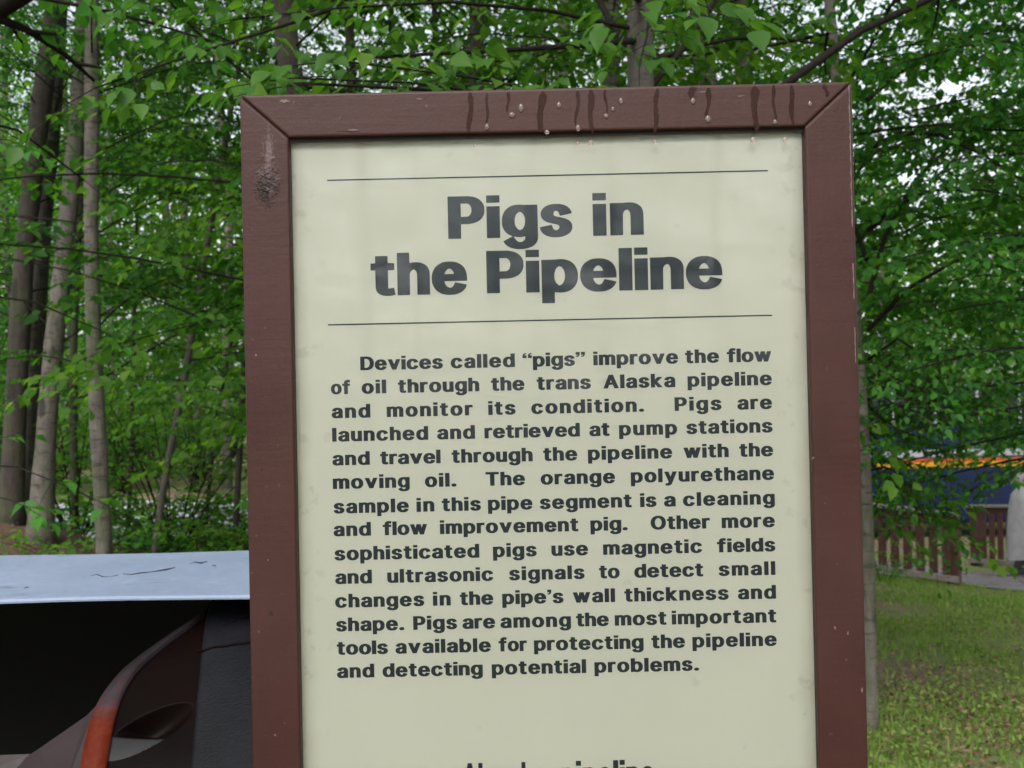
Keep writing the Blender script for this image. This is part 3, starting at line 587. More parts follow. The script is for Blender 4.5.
ring = [tuple(r[i]) for i in range(40) for r in rows]
mb = MB(); mb.add(ring, [(i * 5 + k, i * 5 + k + 1, (i + 1) * 5 + k + 1, (i + 1) * 5 + k) for i in range(39) for k in range(4)], True)
into_seg(mb.build('cut_edge', M['cutedge']))
# bore: the dark inside of the pipe, seen through the opening
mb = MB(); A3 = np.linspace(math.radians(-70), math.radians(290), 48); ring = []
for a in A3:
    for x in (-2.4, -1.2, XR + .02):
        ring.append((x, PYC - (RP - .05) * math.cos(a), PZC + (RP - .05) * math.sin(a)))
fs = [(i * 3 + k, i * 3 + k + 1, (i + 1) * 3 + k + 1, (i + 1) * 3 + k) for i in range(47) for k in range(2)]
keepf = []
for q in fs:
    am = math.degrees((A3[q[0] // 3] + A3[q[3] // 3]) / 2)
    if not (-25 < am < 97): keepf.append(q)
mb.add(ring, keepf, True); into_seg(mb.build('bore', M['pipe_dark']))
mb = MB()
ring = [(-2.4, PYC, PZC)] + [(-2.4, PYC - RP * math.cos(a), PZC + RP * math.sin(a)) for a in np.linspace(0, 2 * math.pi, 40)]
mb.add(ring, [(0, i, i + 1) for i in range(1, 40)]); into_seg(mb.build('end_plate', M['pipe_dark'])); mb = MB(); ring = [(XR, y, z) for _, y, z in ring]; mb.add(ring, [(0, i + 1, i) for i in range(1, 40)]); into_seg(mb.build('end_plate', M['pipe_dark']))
# brown liner sloping away below the opening, and its pale worn lip
def patch(name, outline, depths, mat, thick=.02):
    P = [pt(px, py, d) for (px, py), d in zip(outline, depths)]; n = len(P); back = [(x, y + thick, z - thick) for x, y, z in P]
    mb = MB(); mb.add(P + back, [tuple(range(n)), tuple(range(2 * n - 1, n - 1, -1))] + [(i, (i + 1) % n, (i + 1) % n + n, i + n) for i in range(n)])
    return into_seg(mb.build(name, mat))
patch('liner', [(96, 706), (86, 716), (60, 736), (40, 748), (26, 757), (12, 775), (-40, 800), (60, 800), (84, 790)][::-1], [1.56, 1.60, 1.62, 1.62, 1.60, 1.56, 1.5, 1.44, 1.44][::-1], M['cushion'])
patch('liner_lip', [(-60, 757), (-60, 790), (-10, 790), (14, 771), (30, 754)], [1.66, 1.58, 1.58, 1.63, 1.66], M['lip'])
for s in (-2.0, -1.0, 0.2):
    mb = MB(); mb.box(s - .06, s + .06, PYC - .35, PYC + .35, -.05, PZC - RP + .14); into_seg(mb.build('cradle', M['fence']))
# --- sheet metal cover: thin folded sheet on the pipe
zc = float(pt(120, 597, 1.60)[2]); dz = 0.0
mb = MB()
x0, x1 = -2.6, .30
prof = [(1.60, -.0065), (1.600, -.004), (1.603, -.001), (1.612, 0), (1.75, .0015), (1.9, .0015), (2.06, 0), (2.07, -.003), (2.072, -.03), (2.066, -.03), (2.06, -.008), (1.9, -.006), (1.75, -.006), (1.61, -.0065), (1.606, -.0065)]
n = len(prof); K = 30
ring = [(x0 + (x1 - x0) * k / K, y + .0015 * math.sin(k * 1.3) * (1 if y < 1.7 else 0), zc + z + .0012 * math.sin(k * .9 + y * 9)) for k in range(K + 1) for y, z in prof]
mb.add(ring, [(k * n + i, k * n + (i + 1) % n, (k + 1) * n + (i + 1) % n, (k + 1) * n + i) for k in range(K) for i in range(n)] + [tuple(range(n)), tuple(K * n + i for i in range(n - 1, -1, -1))], False)
cover = mb.build('sheet_cover', M['sheet'])
CR_ = [[(90, 576), (97, 574.5), (103, 577), (112, 576.5), (118, 575)], [(123, 574), (132, 574.5), (140, 573), (150, 572), (157, 571), (166, 569.5), (175, 567.5)], [(190, 563.5), (195, 562), (201, 563), (207, 561.5)], [(24, 588), (28, 587)], [(212, 565), (216, 566)]]
for L_ in CR_:
    mb = MB(); P = []
    for px, py in L_:
        d = pt(px, py, 1.0) - CAM; t = (zc + .0022 - CAM[2]) / d[2]; P.append(CAM + d * t)
    mb.tube(P, [.0004] + [.0008 + .0004 * math.sin(i * 2.1) for i in range(len(P) - 2)] + [.0006], 5); mb.build('paint_crack', M['gap'], cover)
tag(cover, 'pale blue grey sheet metal cover lying over the dark pipe', 'cover')

# ------------------------------------------------------------------ railings, path, person, coach
def gz(x, y): return float(ground_z(x, y))
def railing(A, B, label, gap_post=2.1, h=1.02):
    (ax_, ay_), (bx_, by_) = A, B
    L = math.hypot(bx_ - ax_, by_ - ay_); th = math.atan2(by_ - ay_, bx_ - ax_)
    root = tag(empty('wooden_railing', (ax_, ay_, gz(ax_, ay_))), label, 'railing', 'railings of the walkway'); root.rotation_euler.z = th
    zl = lambda s: gz(ax_ + (bx_ - ax_) * s / L, ay_ + (by_ - ay_) * s / L) - root.location.z
    sl = (zl(L) - zl(0)) / L; zr = lambda s: sl * s
    def beam(name, z0, z1, y0, y1, mat, par=root):
        mb = MB(); mb.add([(0, y0, z0), (L, y0, z0 + sl * L), (L, y1, z0 + sl * L), (0, y1, z0), (0, y0, z1), (L, y0, z1 + sl * L), (L, y1, z1 + sl * L), (0, y1, z1)],
                          [(3, 2, 1, 0), (4, 5, 6, 7), (0, 1, 5, 4), (1, 2, 6, 5), (2, 3, 7, 6), (3, 0, 4, 7)]); return mb.build(name, mat, par, .006, 1)
    beam('top_rail', h - .02, h + .03, -.09, .09, M['fence_top'])
    beam('rail_board', h - .14, h - .023, -.028, .012, M['fence'])
    beam('bottom_rail', .06, .15, -.05, .012, M['fence_top'])
    npst = max(2, round(L / gap_post) + 1); mb = MB(); mb.box(-.085, .085, .016, .17, -.45, h + .0); pm = mb.build('post', M['fence'], root, .006, 1)
    for i in range(npst):
        o = pm if i == 0 else pm.copy()
        if i: COL.objects.link(o); o.parent = root
        s = .09 + (L - .18) * i / (npst - 1); o.location = (s, 0, zr(s))
    nb = int(L / .185); mb = MB(); mb.box(-.060, .060, -.024, .008, .152, h - .142); bm_ = mb.build('baluster', M['fence'], root, .004, 1)
    k = 0
    for i in range(nb):
        s = .16 + (L - .32) * i / (nb - 1)
        o = bm_ if k == 0 else bm_.copy()
        if k: COL.objects.link(o); o.parent = root
        k += 1; o.location = (s, 0, zr(s))
    return root
def at_ground(px, d):
    p = pt(px, 500, d); return p[0], p[1]
def find_d(px, py, d0=3, d1=60):
    """depth at which the line of sight through a picture point meets the ground"""
    prev = d0
    for d in np.arange(d0, d1, .1):
        p = pt(px, py, d)
        if p[2] <= gz(p[0], p[1]): return d
    return d1
DA, DB = find_d(955, 585), 0
A = at_ground(957, 15.6); B = at_ground(735, 17.6)
railing(B, A, 'near dark brown railing at the top of the grassy bank beside the sign')
A2_ = at_ground(968, 21.6); B2_ = at_ground(1100, 19.2)
railing(A2_, B2_, 'farther dark brown railing behind the person on the path', 1.7, 1.16)
p0, p1 = at_ground(940, 19.6), at_ground(1060, 15.2)
strip('footpath', [at_ground(820, 22.5), at_ground(960, 19.4), at_ground(1010, 17.2), at_ground(1075, 14.8), at_ground(1250, 11.5)], 2.0, M['path'], .02)
# person in a pale hooded rain cape at the right edge of the picture
def skin_body(name, V, E_, R_, mat, parent, sub=2):
    me = bpy.data.meshes.new(name); me.from_pydata(V, E_, []); o = link(name, me, mat, parent)
    bpy.context.view_layer.objects.active = o
    md = o.modifiers.new('skin', 'SKIN'); me.skin_vertices[0].data[0].use_root = True
    for q, r in zip(me.skin_vertices[0].data, R_): q.radius = r if isinstance(r, tuple) else (r, r)
    s = o.modifiers.new('sub', 'SUBSURF'); s.levels = s.render_levels = sub
    m2 = bpy.data.meshes.new_from_object(o.evaluated_get(bpy.context.evaluated_depsgraph_get())); o.modifiers.clear(); o.data = m2
    m2.polygons.foreach_set('use_smooth', np.ones(len(m2.polygons), bool)); m2.materials.clear(); m2.materials.append(mat)
    return o
PD_ = 18.9; px_, py_ = at_ground(1024.5, PD_); pz_ = gz(px_, py_) + .02
per = tag(empty('person', (px_, py_, pz_)), 'person in a pale hooded rain cape walking on the path by the railing', 'person'); per.rotation_euler.z = math.radians(100)
Vb = [(0, 0, .93), (0, .01, 1.18), (0, .01, 1.38), (0, .0, 1.50), (0, -.03, 1.60), (.09, 0, .88), (.11, -.12, .50), (.11, -.10, .10), (.11, -.22, .05),
      (-.09, 0, .88), (-.11, .10, .50), (-.11, .26, .12), (-.11, .16, .05), (.19, .01, 1.38), (.25, .03, 1.10), (.24, -.12, .90), (.235, -.17, .82), (-.19, .01, 1.38), (-.25, .02, 1.10), (-.24, -.10, .90), (-.235, -.15, .82), (0, -.02, 1.72)]
Eb = [(0, 1), (1, 2), (2, 3), (3, 4), (4, 21), (0, 5), (5, 6), (6, 7), (7, 8), (0, 9), (9, 10), (10, 11), (11, 12), (2, 13), (13, 14), (14, 15), (15, 16), (2, 17), (17, 18), (18, 19), (19, 20)]
Rb_ = [(.15, .11), (.15, .11), (.14, .10), .055, (.075, .09), .085, .06, .042, (.04, .03), .085, .06, .042, (.04, .03), .06, .045, .035, (.04, .02), .06, .045, .035, (.04, .02), (.06, .075)]
skin_body('body', Vb, Eb, Rb_, M['skin'], per)
mb = MB()
for s in (1, -1):
    pts = [(s * .09, 0, .92), (s * .11, -.11 if s > 0 else .10, .50), (s * .11, -.10 if s > 0 else .25, .13)]
    mb.tube(pts, [.105, .08, .065], 10)
mb.build('trousers', M['trouser'], per)
for s, y, z in ((1, -.10, .0), (-1, .26, .03)):
    mb = MB(); mb.box(s * .11 - .05, s * .11 + .05, y - .19, y + .07, z, z + .10); mb.build('shoe', M['shoe'], per, .03, 3)
mb = MB(); n = 28
prof = [(.40, .28), (.385, .45), (.36, .75), (.33, 1.0), (.30, 1.2), (.26, 1.36), (.17, 1.47), (.11, 1.52)]
V = []
for i, (r, z) in enumerate(prof):
    for k in range(n):
        a = 2 * math.pi * k / n; rr = r * (1 + .05 * math.sin(5 * a + z * 2) * (1 - i / 8)); V.append((rr * math.cos(a), rr * .72 * math.sin(a), z + .02 * math.sin(3 * a) * (1 - i / 8)))
mb.add(V, [(i * n + k, i * n + (k + 1) % n, (i + 1) * n + (k + 1) % n, (i + 1) * n + k) for i in range(len(prof) - 1) for k in range(n)], True)
mb.build('rain_cape', M['poncho'], per)
mb = MB(); V = []; m_, n = 10, 18                    # hood: a shell open towards the face (-y)
for i in range(m_ + 1):
    ph = -1.2 + (1.35 + 1.2) * i / m_
    for k in range(n + 1):
        a = math.radians(-55) + math.radians(290) * k / n
        V.append((.125 * math.cos(ph) * math.cos(a) * 1.0, -.01 + .145 * math.cos(ph) * math.sin(a), 1.64 + .165 * math.sin(ph)))
mb.add(V, [(i * (n + 1) + k, i * (n + 1) + k + 1, (i + 1) * (n + 1) + k + 1, (i + 1) * (n + 1) + k) for i in range(m_) for k in range(n)], True); mb.build('hood', M['poncho'], per)
# coach beyond the railing
CD = 27.0
cx0, cx1 = pt(800, 450, CD)[0], pt(1120, 450, CD)[0]; cg = gz(8, CD) - .0
zw1, zw0 = pt(950, 449.5, CD)[2], pt(950, 456.5, CD)[2]; zo = pt(950, 461.5, CD)[2]; zy = pt(950, 467.5, CD)[2]
Lc = cx1 - cx0
coach = tag(empty('coach', (cx0, CD, cg)), 'deep blue coach with white and orange stripes parked beyond the railings', 'coach')
lz = lambda z: z - cg
H = 3.75
mb = MB(); mb.box(0, Lc, 0, 2.5, .35, H); mb.build('body', M['coach_blue'], coach, .18, 4)
for nm, a, b, mt in (('white_stripe', zw0, zw1, 'coach_white'), ('orange_stripe', zo, zw0 - .04, 'coach_orange'), ('yellow_stripe', zy, zo - .003, 'coach_yellow')):
    mb = MB(); mb.box(.12, Lc - .12, -.006, .0, lz(a), lz(b)); mb.build(nm, M[mt], coach)
nw = 7
for i in range(nw):
    xa = .3 + (Lc - .6) * i / nw; xb = .3 + (Lc - .6) * (i + 1) / nw - .12
    mb = MB(); mb.box(xa, xb, -.008, 0, lz(zw1) + .62, lz(zw1) + 1.55); wn = mb.build('window', M['window'], coach)
    mb = MB(); mb.box(xb + .02, xb + .09, -.010, 0, lz(zw1) + .62, lz(zw1) + 1.55); mb.build('frame', M['alu'], wn)
for x in (Lc * .18, Lc * .72, Lc * .83):
    mb = MB(); mb.tube([(x, -.01, .5), (x, .28, .5)], [.5, .5], 24); wh = mb.build('wheel', M['tyre'], coach)
    mb = MB(); mb.tube([(x, -.03, .5), (x, .1, .5)], [.28, .28], 20); mb.build('rim', M['alu'], wh)

# ------------------------------------------------------------------ vegetation
def leaf_mesh(name, pos, axis, nrm, size, mat, parent=None, near=False, wr=.72, rng=None):
    pos, axis, nrm, size = (np.asarray(a, float) for a in (pos, axis, nrm, size))
    axis /= np.linalg.norm(axis, axis=1)[:, None]
    nrm = nrm - axis * (nrm * axis).sum(1)[:, None]; nrm /= np.maximum(np.linalg.norm(nrm, axis=1), 1e-6)[:, None]
    b = np.cross(nrm, axis); n = len(pos)
    if near:
        T = [(0, 0)] + [(t, u) for t, wv in ((.10, .28), (.28, .5), (.5, .46), (.72, .28), (.88, .10)) for u in (wv, 0, -wv)] + [(1.06, 0)]
        faces = [(0, 2, 1), (0, 3, 2)] + [q for r in range(4) for q in ((1 + r * 3, 2 + r * 3, 5 + r * 3, 4 + r * 3), (2 + r * 3, 3 + r * 3, 6 + r * 3, 5 + r * 3))] + [(13, 14, 16), (14, 15, 16)]
    else:
        T = [(0, 0), (.30, .48), (.66, .36), (1.03, 0), (.66, -.36), (.30, -.48)]
        faces = [(0, 3, 2, 1), (0, 5, 4, 3)]
    T = np.array(T); cu = (rng or np.random.default_rng(1)).uniform(.05, .35, n)
    t, u = T[:, 0], T[:, 1] * wr
    V = (pos[:, None] + axis[:, None] * (size[:, None] * t[None])[..., None] + b[:, None] * (size[:, None] * u[None])[..., None]
         + nrm[:, None] * (size[:, None] * (.28 * np.abs(u)[None] - cu[:, None] * (t ** 2)[None]))[..., None])
    k = len(T); fl = np.concatenate([np.array(f) for f in faces]); sz = np.array([len(f) for f in faces])
    FL = (fl[None] + (np.arange(n) * k)[:, None]).ravel()
    me = np_mesh(name, V.reshape(-1, 3), FL, np.tile(sz, n), near)
    return link(name, me, mat, parent)
class Foliage:
    """gathers wood (trunk limbs, twigs) and leaf placements of one plant"""
    def __init__(s, seed): s.rng = np.random.default_rng(seed); s.pos = []; s.ax = []; s.nr = []; s.sz = []; s.wood = MB(); s.hang = .5
    def leaf(s, p, a, size):
        r = s.rng; s.pos.append(p); s.ax.append(a); s.nr.append(np.array([0, 0, 1.0]) + r.normal(0, .38, 3)); s.sz.append(size * r.uniform(.65, 1.2))
    def spray(s, p, d, L, leaf, twig_r=.003, wood=True, dens=1.0):
        """a flat spray: a drooping stem with side twigs to both sides, leaves alternating along each"""
        r = s.rng; d = np.array(d, float); d /= np.linalg.norm(d)
        side = np.cross(d, [0, 0, 1.0]); side /= max(np.linalg.norm(side), 1e-5); up = np.cross(side, d)
        droop = r.uniform(.05, .35); wob = r.uniform(-.15, .15)
        ax_ = lambda t: p + d * L * t + np.array([0, 0, -1.0]) * droop * L * t * t + side * wob * L * t * t
        if wood: s.wood.tube([ax_(t) for t in (0, .35, .7, 1)], [twig_r, twig_r * .8, twig_r * .6, twig_r * .35], 4, False)
        nt_ = max(2, int(L / (leaf * 1.35) * dens)); sgn = 1
        for i in range(nt_):
            t = .12 + .85 * (i + r.uniform(0, .6)) / nt_; q = ax_(t); sgn = -sgn
            a = math.radians(r.uniform(38, 62)); tl = L * (.52 - .34 * t) * r.uniform(.6, 1.1)
            td = d * math.cos(a) + side * sgn * math.sin(a) + up * r.uniform(-.12, .12) - np.array([0, 0, droop * t])
            if wood and tl > leaf * 1.5: s.wood.tube([q, q + td * tl], [twig_r * .5, twig_r * .25], 3, False)
            nl = max(1, int(tl / (leaf * .78))); s2 = 1
            for j in range(nl):
                u = (j + .6) / nl; s2 = -s2; ts = np.cross(td, up)
                la = td * .75 + ts * s2 * r.uniform(.4, .95) + np.array([0, 0, -s.hang * r.uniform(.2, 1.3)])
                s.leaf(q + td * tl * u, la, leaf)
            s.leaf(q + td * tl, td + np.array([0, 0, -s.hang * .6]), leaf)
        s.leaf(ax_(1), d + np.array([0, 0, -s.hang]), leaf)
    def limb(s, pts, r0, r1, spacing, L, leaf, start=.25, n=6, dens=1.0, wood=True, drop=.0):
        """a branch through the given points with sprays on alternating sides"""
        P = np.array(pts, float)
        seg_ = np.concatenate([[0], np.cumsum(np.linalg.norm(np.diff(P, axis=0), axis=1))]); tot = seg_[-1]
        f = lambda t: np.array([np.interp(t * tot, seg_, P[:, k]) for k in range(3)])
        m = max(4, int(tot / .3)); Q = [f(i / m) for i in range(m + 1)]
        # soften the corners
        for _ in range(2): Q = [Q[0]] + [(Q[i - 1] + 2 * Q[i] + Q[i + 1]) / 4 for i in range(1, m)] + [Q[-1]]
        s.wood.tube(Q, [r0 + (r1 - r0) * i / m for i in range(m + 1)], n, False)
        ns = max(1, int(tot * (1 - start) / spacing)); sg = 1
        for i in range(ns):
            t = start + (1 - start) * (i + s.rng.uniform(.1, .7)) / ns; k = min(m - 1, int(t * m)); d = Q[k + 1] - Q[k]; d /= np.linalg.norm(d); sg = -sg
            sd_ = np.cross(d, [0, 0, 1.0]); sd_ /= max(np.linalg.norm(sd_), 1e-5)
            a = math.radians(s.rng.uniform(25, 75)); v = d * math.cos(a) + sd_ * sg * math.sin(a) + np.array([0, 0, s.rng.uniform(-.3, .3) - drop])
            s.spray(f(t), v, L * s.rng.uniform(.65, 1.15), leaf, max(.0016, r1 * .6), wood, dens)
        s.spray(Q[-1], Q[-1] - Q[-2] + np.array([0, 0, -.02]), L, leaf, max(.0016, r1 * .6), wood, dens)
    def auto(s, trunk, z0, z1, n, length, leaf=.06, spacing=.24, L=.55, elev=(5, 40), dens=1.0, avoid=None, r0=.0075):
        T = np.array(trunk, float)
        for k in range(n):
            z = z0 + (z1 - z0) * (k + s.rng.uniform(0, .8)) / n; fr = (z - z0) / max(.01, z1 - z0)
            b = np.array([np.interp(z, T[:, 2], T[:, 0]), np.interp(z, T[:, 2], T[:, 1]), z])
            az = k * 2.39996 + s.rng.uniform(-.5, .5)
            if avoid is not None and avoid(az, z): continue
            el = math.radians(s.rng.uniform(*elev)); ln = length * (1.05 - .6 * fr) * s.rng.uniform(.65, 1.15)
            d = np.array([math.cos(az) * math.cos(el), math.sin(az) * math.cos(el), math.sin(el)])
            bow = np.array([0, 0, -.18 * ln]); kink = s.rng.normal(0, .06 * ln, 3)
            s.limb([b, b + d * ln * .4 + kink, b + d * ln * .75 + bow * .4, b + d * ln + bow], r0 * (1.1 - .6 * fr), .003, spacing, L, leaf, .22, 5, dens)
    def finish(s, root, crown_mat, near=False, wr=.72, wood_mat=None, base=(0, 0, 0), names=('branches', 'crown')):
        if s.wood.v:
            s.wood.v = [(v[0] - base[0], v[1] - base[1], v[2] - base[2]) for v in s.wood.v]; s.wood.build(names[0], wood_mat or M['twig'], root)
        return leaf_mesh(names[1], np.array(s.pos) - np.array(base), s.ax, s.nr, s.sz, crown_mat, root, near, wr, s.rng)
def trunk_mesh(root, pts, radii, mat, base, n=10, rough=.06, seed=0):
    """trunk with a flared foot and slightly uneven girth"""
    P = np.array(pts, float); sg = np.concatenate([[0], np.cumsum(np.linalg.norm(np.diff(P, axis=0), axis=1))]); m = max(8, int(sg[-1] / .22)); r = random.Random(seed)
    Q = [np.array([np.interp(sg[-1] * i / m, sg, P[:, k]) for k in range(3)]) for i in range(m + 1)]
    for _ in range(3): Q = [Q[0]] + [(Q[i - 1] + 2 * Q[i] + Q[i + 1]) / 4 for i in range(1, m)] + [Q[-1]]
    R_ = [float(np.interp(sg[-1] * i / m, sg, radii)) * (1 + r.uniform(-rough, rough)) for i in range(m + 1)]
    R_[0] *= 1.35; R_[1] *= 1.1
    mb = MB(); mb.tube([q - np.array(base) for q in Q], R_, n); return mb.build('trunk', mat, root)
def make_tree(name, label, cat, pts, radii, mat, seed, crown=None, group=None, leaf=.06, leafmat='leaf', near=False, extra=None, top_limbs=None):
    base = np.array(pts[0], float); base[2] = gz(base[0], base[1])
    P = [base - np.array([0, 0, .15])] + [np.array(p, float) for p in pts[1:]]
    root = tag(empty(name, base), label, cat, group); trunk_mesh(root, P, radii, mat, base, seed=seed)
    fo = Foliage(seed)
    if crown: fo.auto(P, **{'leaf': leaf, **crown})
    if extra: extra(fo)
    if fo.pos: fo.finish(root, M[leafmat], near, base=base)
    return root
def up(p, q, z):
    """continue the line p-q up to the height z"""
    p, q = np.array(p), np.array(q); t = (z - p[2]) / (q[2] - p[2]); return p + (q - p) * t
def path_px(L_, d, ztop, wander=.0):
    P = [pt(x, y, d) for x, y in L_]; P.append(up(P[-2], P[-1], ztop) + np.array([wander, 0, 0])); return P
FACE = lambda az, z: z < 3.6 and math.cos(az + 1.75) > .35
# --- the clump and saplings left of the sign
CR = lambda z0, z1, n, ln, **k: dict(z0=z0, z1=z1, n=n, length=ln, **k)
make_tree('birch_tree', 'dark brown trunk at the far left of the clump on the brown mound', 'tree', path_px([(10, 531), (15, 420), (24, 250), (42, 100), (55, 0)], 9.2, 9), [.105, .09, .085, .08, .075, .03], M['bark_dark'], 11, CR(2.1, 8.5, 51, 2.05, spacing=.2, dens=1.1, avoid=FACE, leaf=.041), leafmat='leaf')
make_tree('birch_tree', 'grey trunk in the middle of the clump on the brown mound', 'tree', path_px([(26, 533), (30, 420), (40, 240), (52, 120), (60, 0)], 9.5, 10), [.10, .09, .085, .08, .07, .03], M['birch_grey'], 12, CR(2.5, 9.5, 51, 2.16, spacing=.2, dens=1.1, avoid=FACE, leaf=.041), leafmat='leaf')
make_tree('birch_tree', 'pale trunk at the right of the clump, leaning towards the slim birch', 'tree', path_px([(39, 536), (45, 450), (52, 360), (66, 240), (78, 120), (84, 0)], 9.0, 9.5), [.11, .085, .08, .075, .07, .06, .025], M['birch'], 13, CR(1.9, 9, 54, 2.16, spacing=.2, dens=1.1, avoid=FACE, leaf=.041), leafmat='leaf')
make_tree('birch_tree', 'slim pale birch with black scars standing right of the clump', 'tree', path_px([(108, 572), (101, 480), (95, 380), (91, 250), (92, 120), (92, 0)], 7.4, 9), [.058, .055, .053, .050, .050, .046, .02], M['birch'], 14, CR(1.6, 8.5, 57, 1.84, spacing=.2, dens=1.1, avoid=FACE, leaf=.041), leafmat='leaf')
make_tree('sapling', 'thin dark stem between the clump and the slim birch', 'tree', path_px([(75, 550), (74, 470), (72, 380), (76, 300)], 10.5, 5.5), [.045, .04, .035, .03, .012], M['bark_dark'], 15, CR(1.5, 5.3, 27, 1.30, spacing=.2, dens=1.1, avoid=FACE, leaf=.041), leafmat='leaf')
make_tree('sapling', 'leaning slender sapling with a bare brown stem left of the sign', 'tree', path_px([(148, 556), (162, 490), (182, 395), (203, 270), (216, 195)], 8.8, 6.5), [.034, .030, .029, .026, .024, .012], M['birch_grey'], 16, CR(1.8, 6.3, 34, 1.40, spacing=.2, dens=1.1, avoid=FACE, leaf=.041), leafmat='leaf')
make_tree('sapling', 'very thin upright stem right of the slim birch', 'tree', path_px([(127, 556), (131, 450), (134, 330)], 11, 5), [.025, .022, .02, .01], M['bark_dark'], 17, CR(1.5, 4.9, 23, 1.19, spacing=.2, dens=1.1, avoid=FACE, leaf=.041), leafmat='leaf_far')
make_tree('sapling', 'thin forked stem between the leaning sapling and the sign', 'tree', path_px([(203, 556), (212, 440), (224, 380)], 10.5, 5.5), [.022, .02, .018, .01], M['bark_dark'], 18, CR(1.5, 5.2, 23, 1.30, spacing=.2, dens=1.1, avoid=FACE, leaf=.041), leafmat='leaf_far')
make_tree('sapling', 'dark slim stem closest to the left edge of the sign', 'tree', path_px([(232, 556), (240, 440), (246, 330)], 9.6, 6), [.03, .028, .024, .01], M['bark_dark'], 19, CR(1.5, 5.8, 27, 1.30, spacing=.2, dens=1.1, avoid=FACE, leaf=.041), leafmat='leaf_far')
# --- birch right behind the sign: its leafy limbs show above the top rail
def behind(fo):
    fo.hang = .7
    B = lambda px, py, d: pt(px, py, d)
    t0 = B(640, 140, 3.6)
    # bright sprays along the top rail
    fo.limb([t0, B(560, 110, 3.2), B(480, 90, 2.75), B(400, 84, 2.5), B(315, 84, 2.4)], .012, .003, .15, .24, .052, .15, 5)
    fo.limb([t0, B(540, 104, 3.0), B(460, 78, 2.6), B(390, 72, 2.45), B(296, 78, 2.35)], .006, .002, .10, .22, .052, .35, 4)
    fo.limb([t0, B(600, 96, 3.2), B(520, 84, 2.75), B(440, 66, 2.5), B(350, 62, 2.4)], .006, .002, .11, .22, .052, .35, 4)
    fo.limb([B(640, 40, 3.6), B(560, 50, 3.2), B(470, 52, 2.9), B(380, 48, 2.7), B(330, 60, 2.6)], .012, .003, .15, .28, .052, .15, 5)
    fo.limb([B(640, 10, 3.6), B(652, 14, 3.1), B(650, 40, 2.8), B(640, 62, 2.65)], .006, .002, .10, .16, .050, .3, 4)
    fo.limb([B(640, 0, 3.6), B(600, -20, 3.1), B(640, -12, 2.6), B(690, 0, 2.3)], .012, .003, .2, .28, .058, .3, 5)
    fo.limb([B(640, 30, 3.6), B(540, 0, 3.5), B(440, -10, 3.3), B(330, 10, 3.2), B(230, 20, 3.2)], .008, .0025, .15, .36, .052, .2, 5)
    fo.limb([B(640, -60, 3.6), B(500, -70, 3.2), B(380, -60, 3.0), B(240, -40, 2.9)], .009, .0025, .15, .36, .052, .2, 5)
    # sprays hanging at the upper left
    fo.limb([B(330, 10, 3.2), B(250, 38, 2.8), B(190, 52, 2.55), B(150, 64, 2.45), B(95, 88, 2.4)], .006, .002, .13, .20, .052, .35, 4)
    # the dark arching limb at the upper right
    fo.limb([B(655, 230, 3.6), B(720, 140, 3.6), B(775, 82, 3.6), B(812, 42, 3.6), B(855, 18, 3.6), B(925, 0, 3.7), B(1010, -30, 3.8)], .017, .010, .22, .38, .056, .45, 7)
    fo.limb([B(640, 100, 3.6), B(700, 40, 3.7), B(740, -30, 3.8), B(770, -120, 4.0)], .012, .004, .2, .40, .056, .35, 6)
    fo.limb([B(640, 60, 3.6), B(600, 20, 3.7), B(580, -60, 3.8)], .016, .008, .2, .4, .056, .5, 6)
    fo.limb([B(655, 60, 3.6), B(730, 30, 4.1), B(820, 40, 4.4), B(900, 60, 4.5)], .010, .003, .18, .42, .056, .3, 5)
make_tree('birch_tree', 'pale birch right behind the sign, its bright leafy limbs showing over the top rail', 'tree', path_px([(650, 745), (648, 500), (642, 200), (640, 30)], 3.6, 8), [.055, .05, .046, .043, .02], M['birch_grey'], 31, CR(2.9, 7.5, 34, 1.8, spacing=.2, dens=1.1), leafmat='leaf_near', near=True, extra=behind)
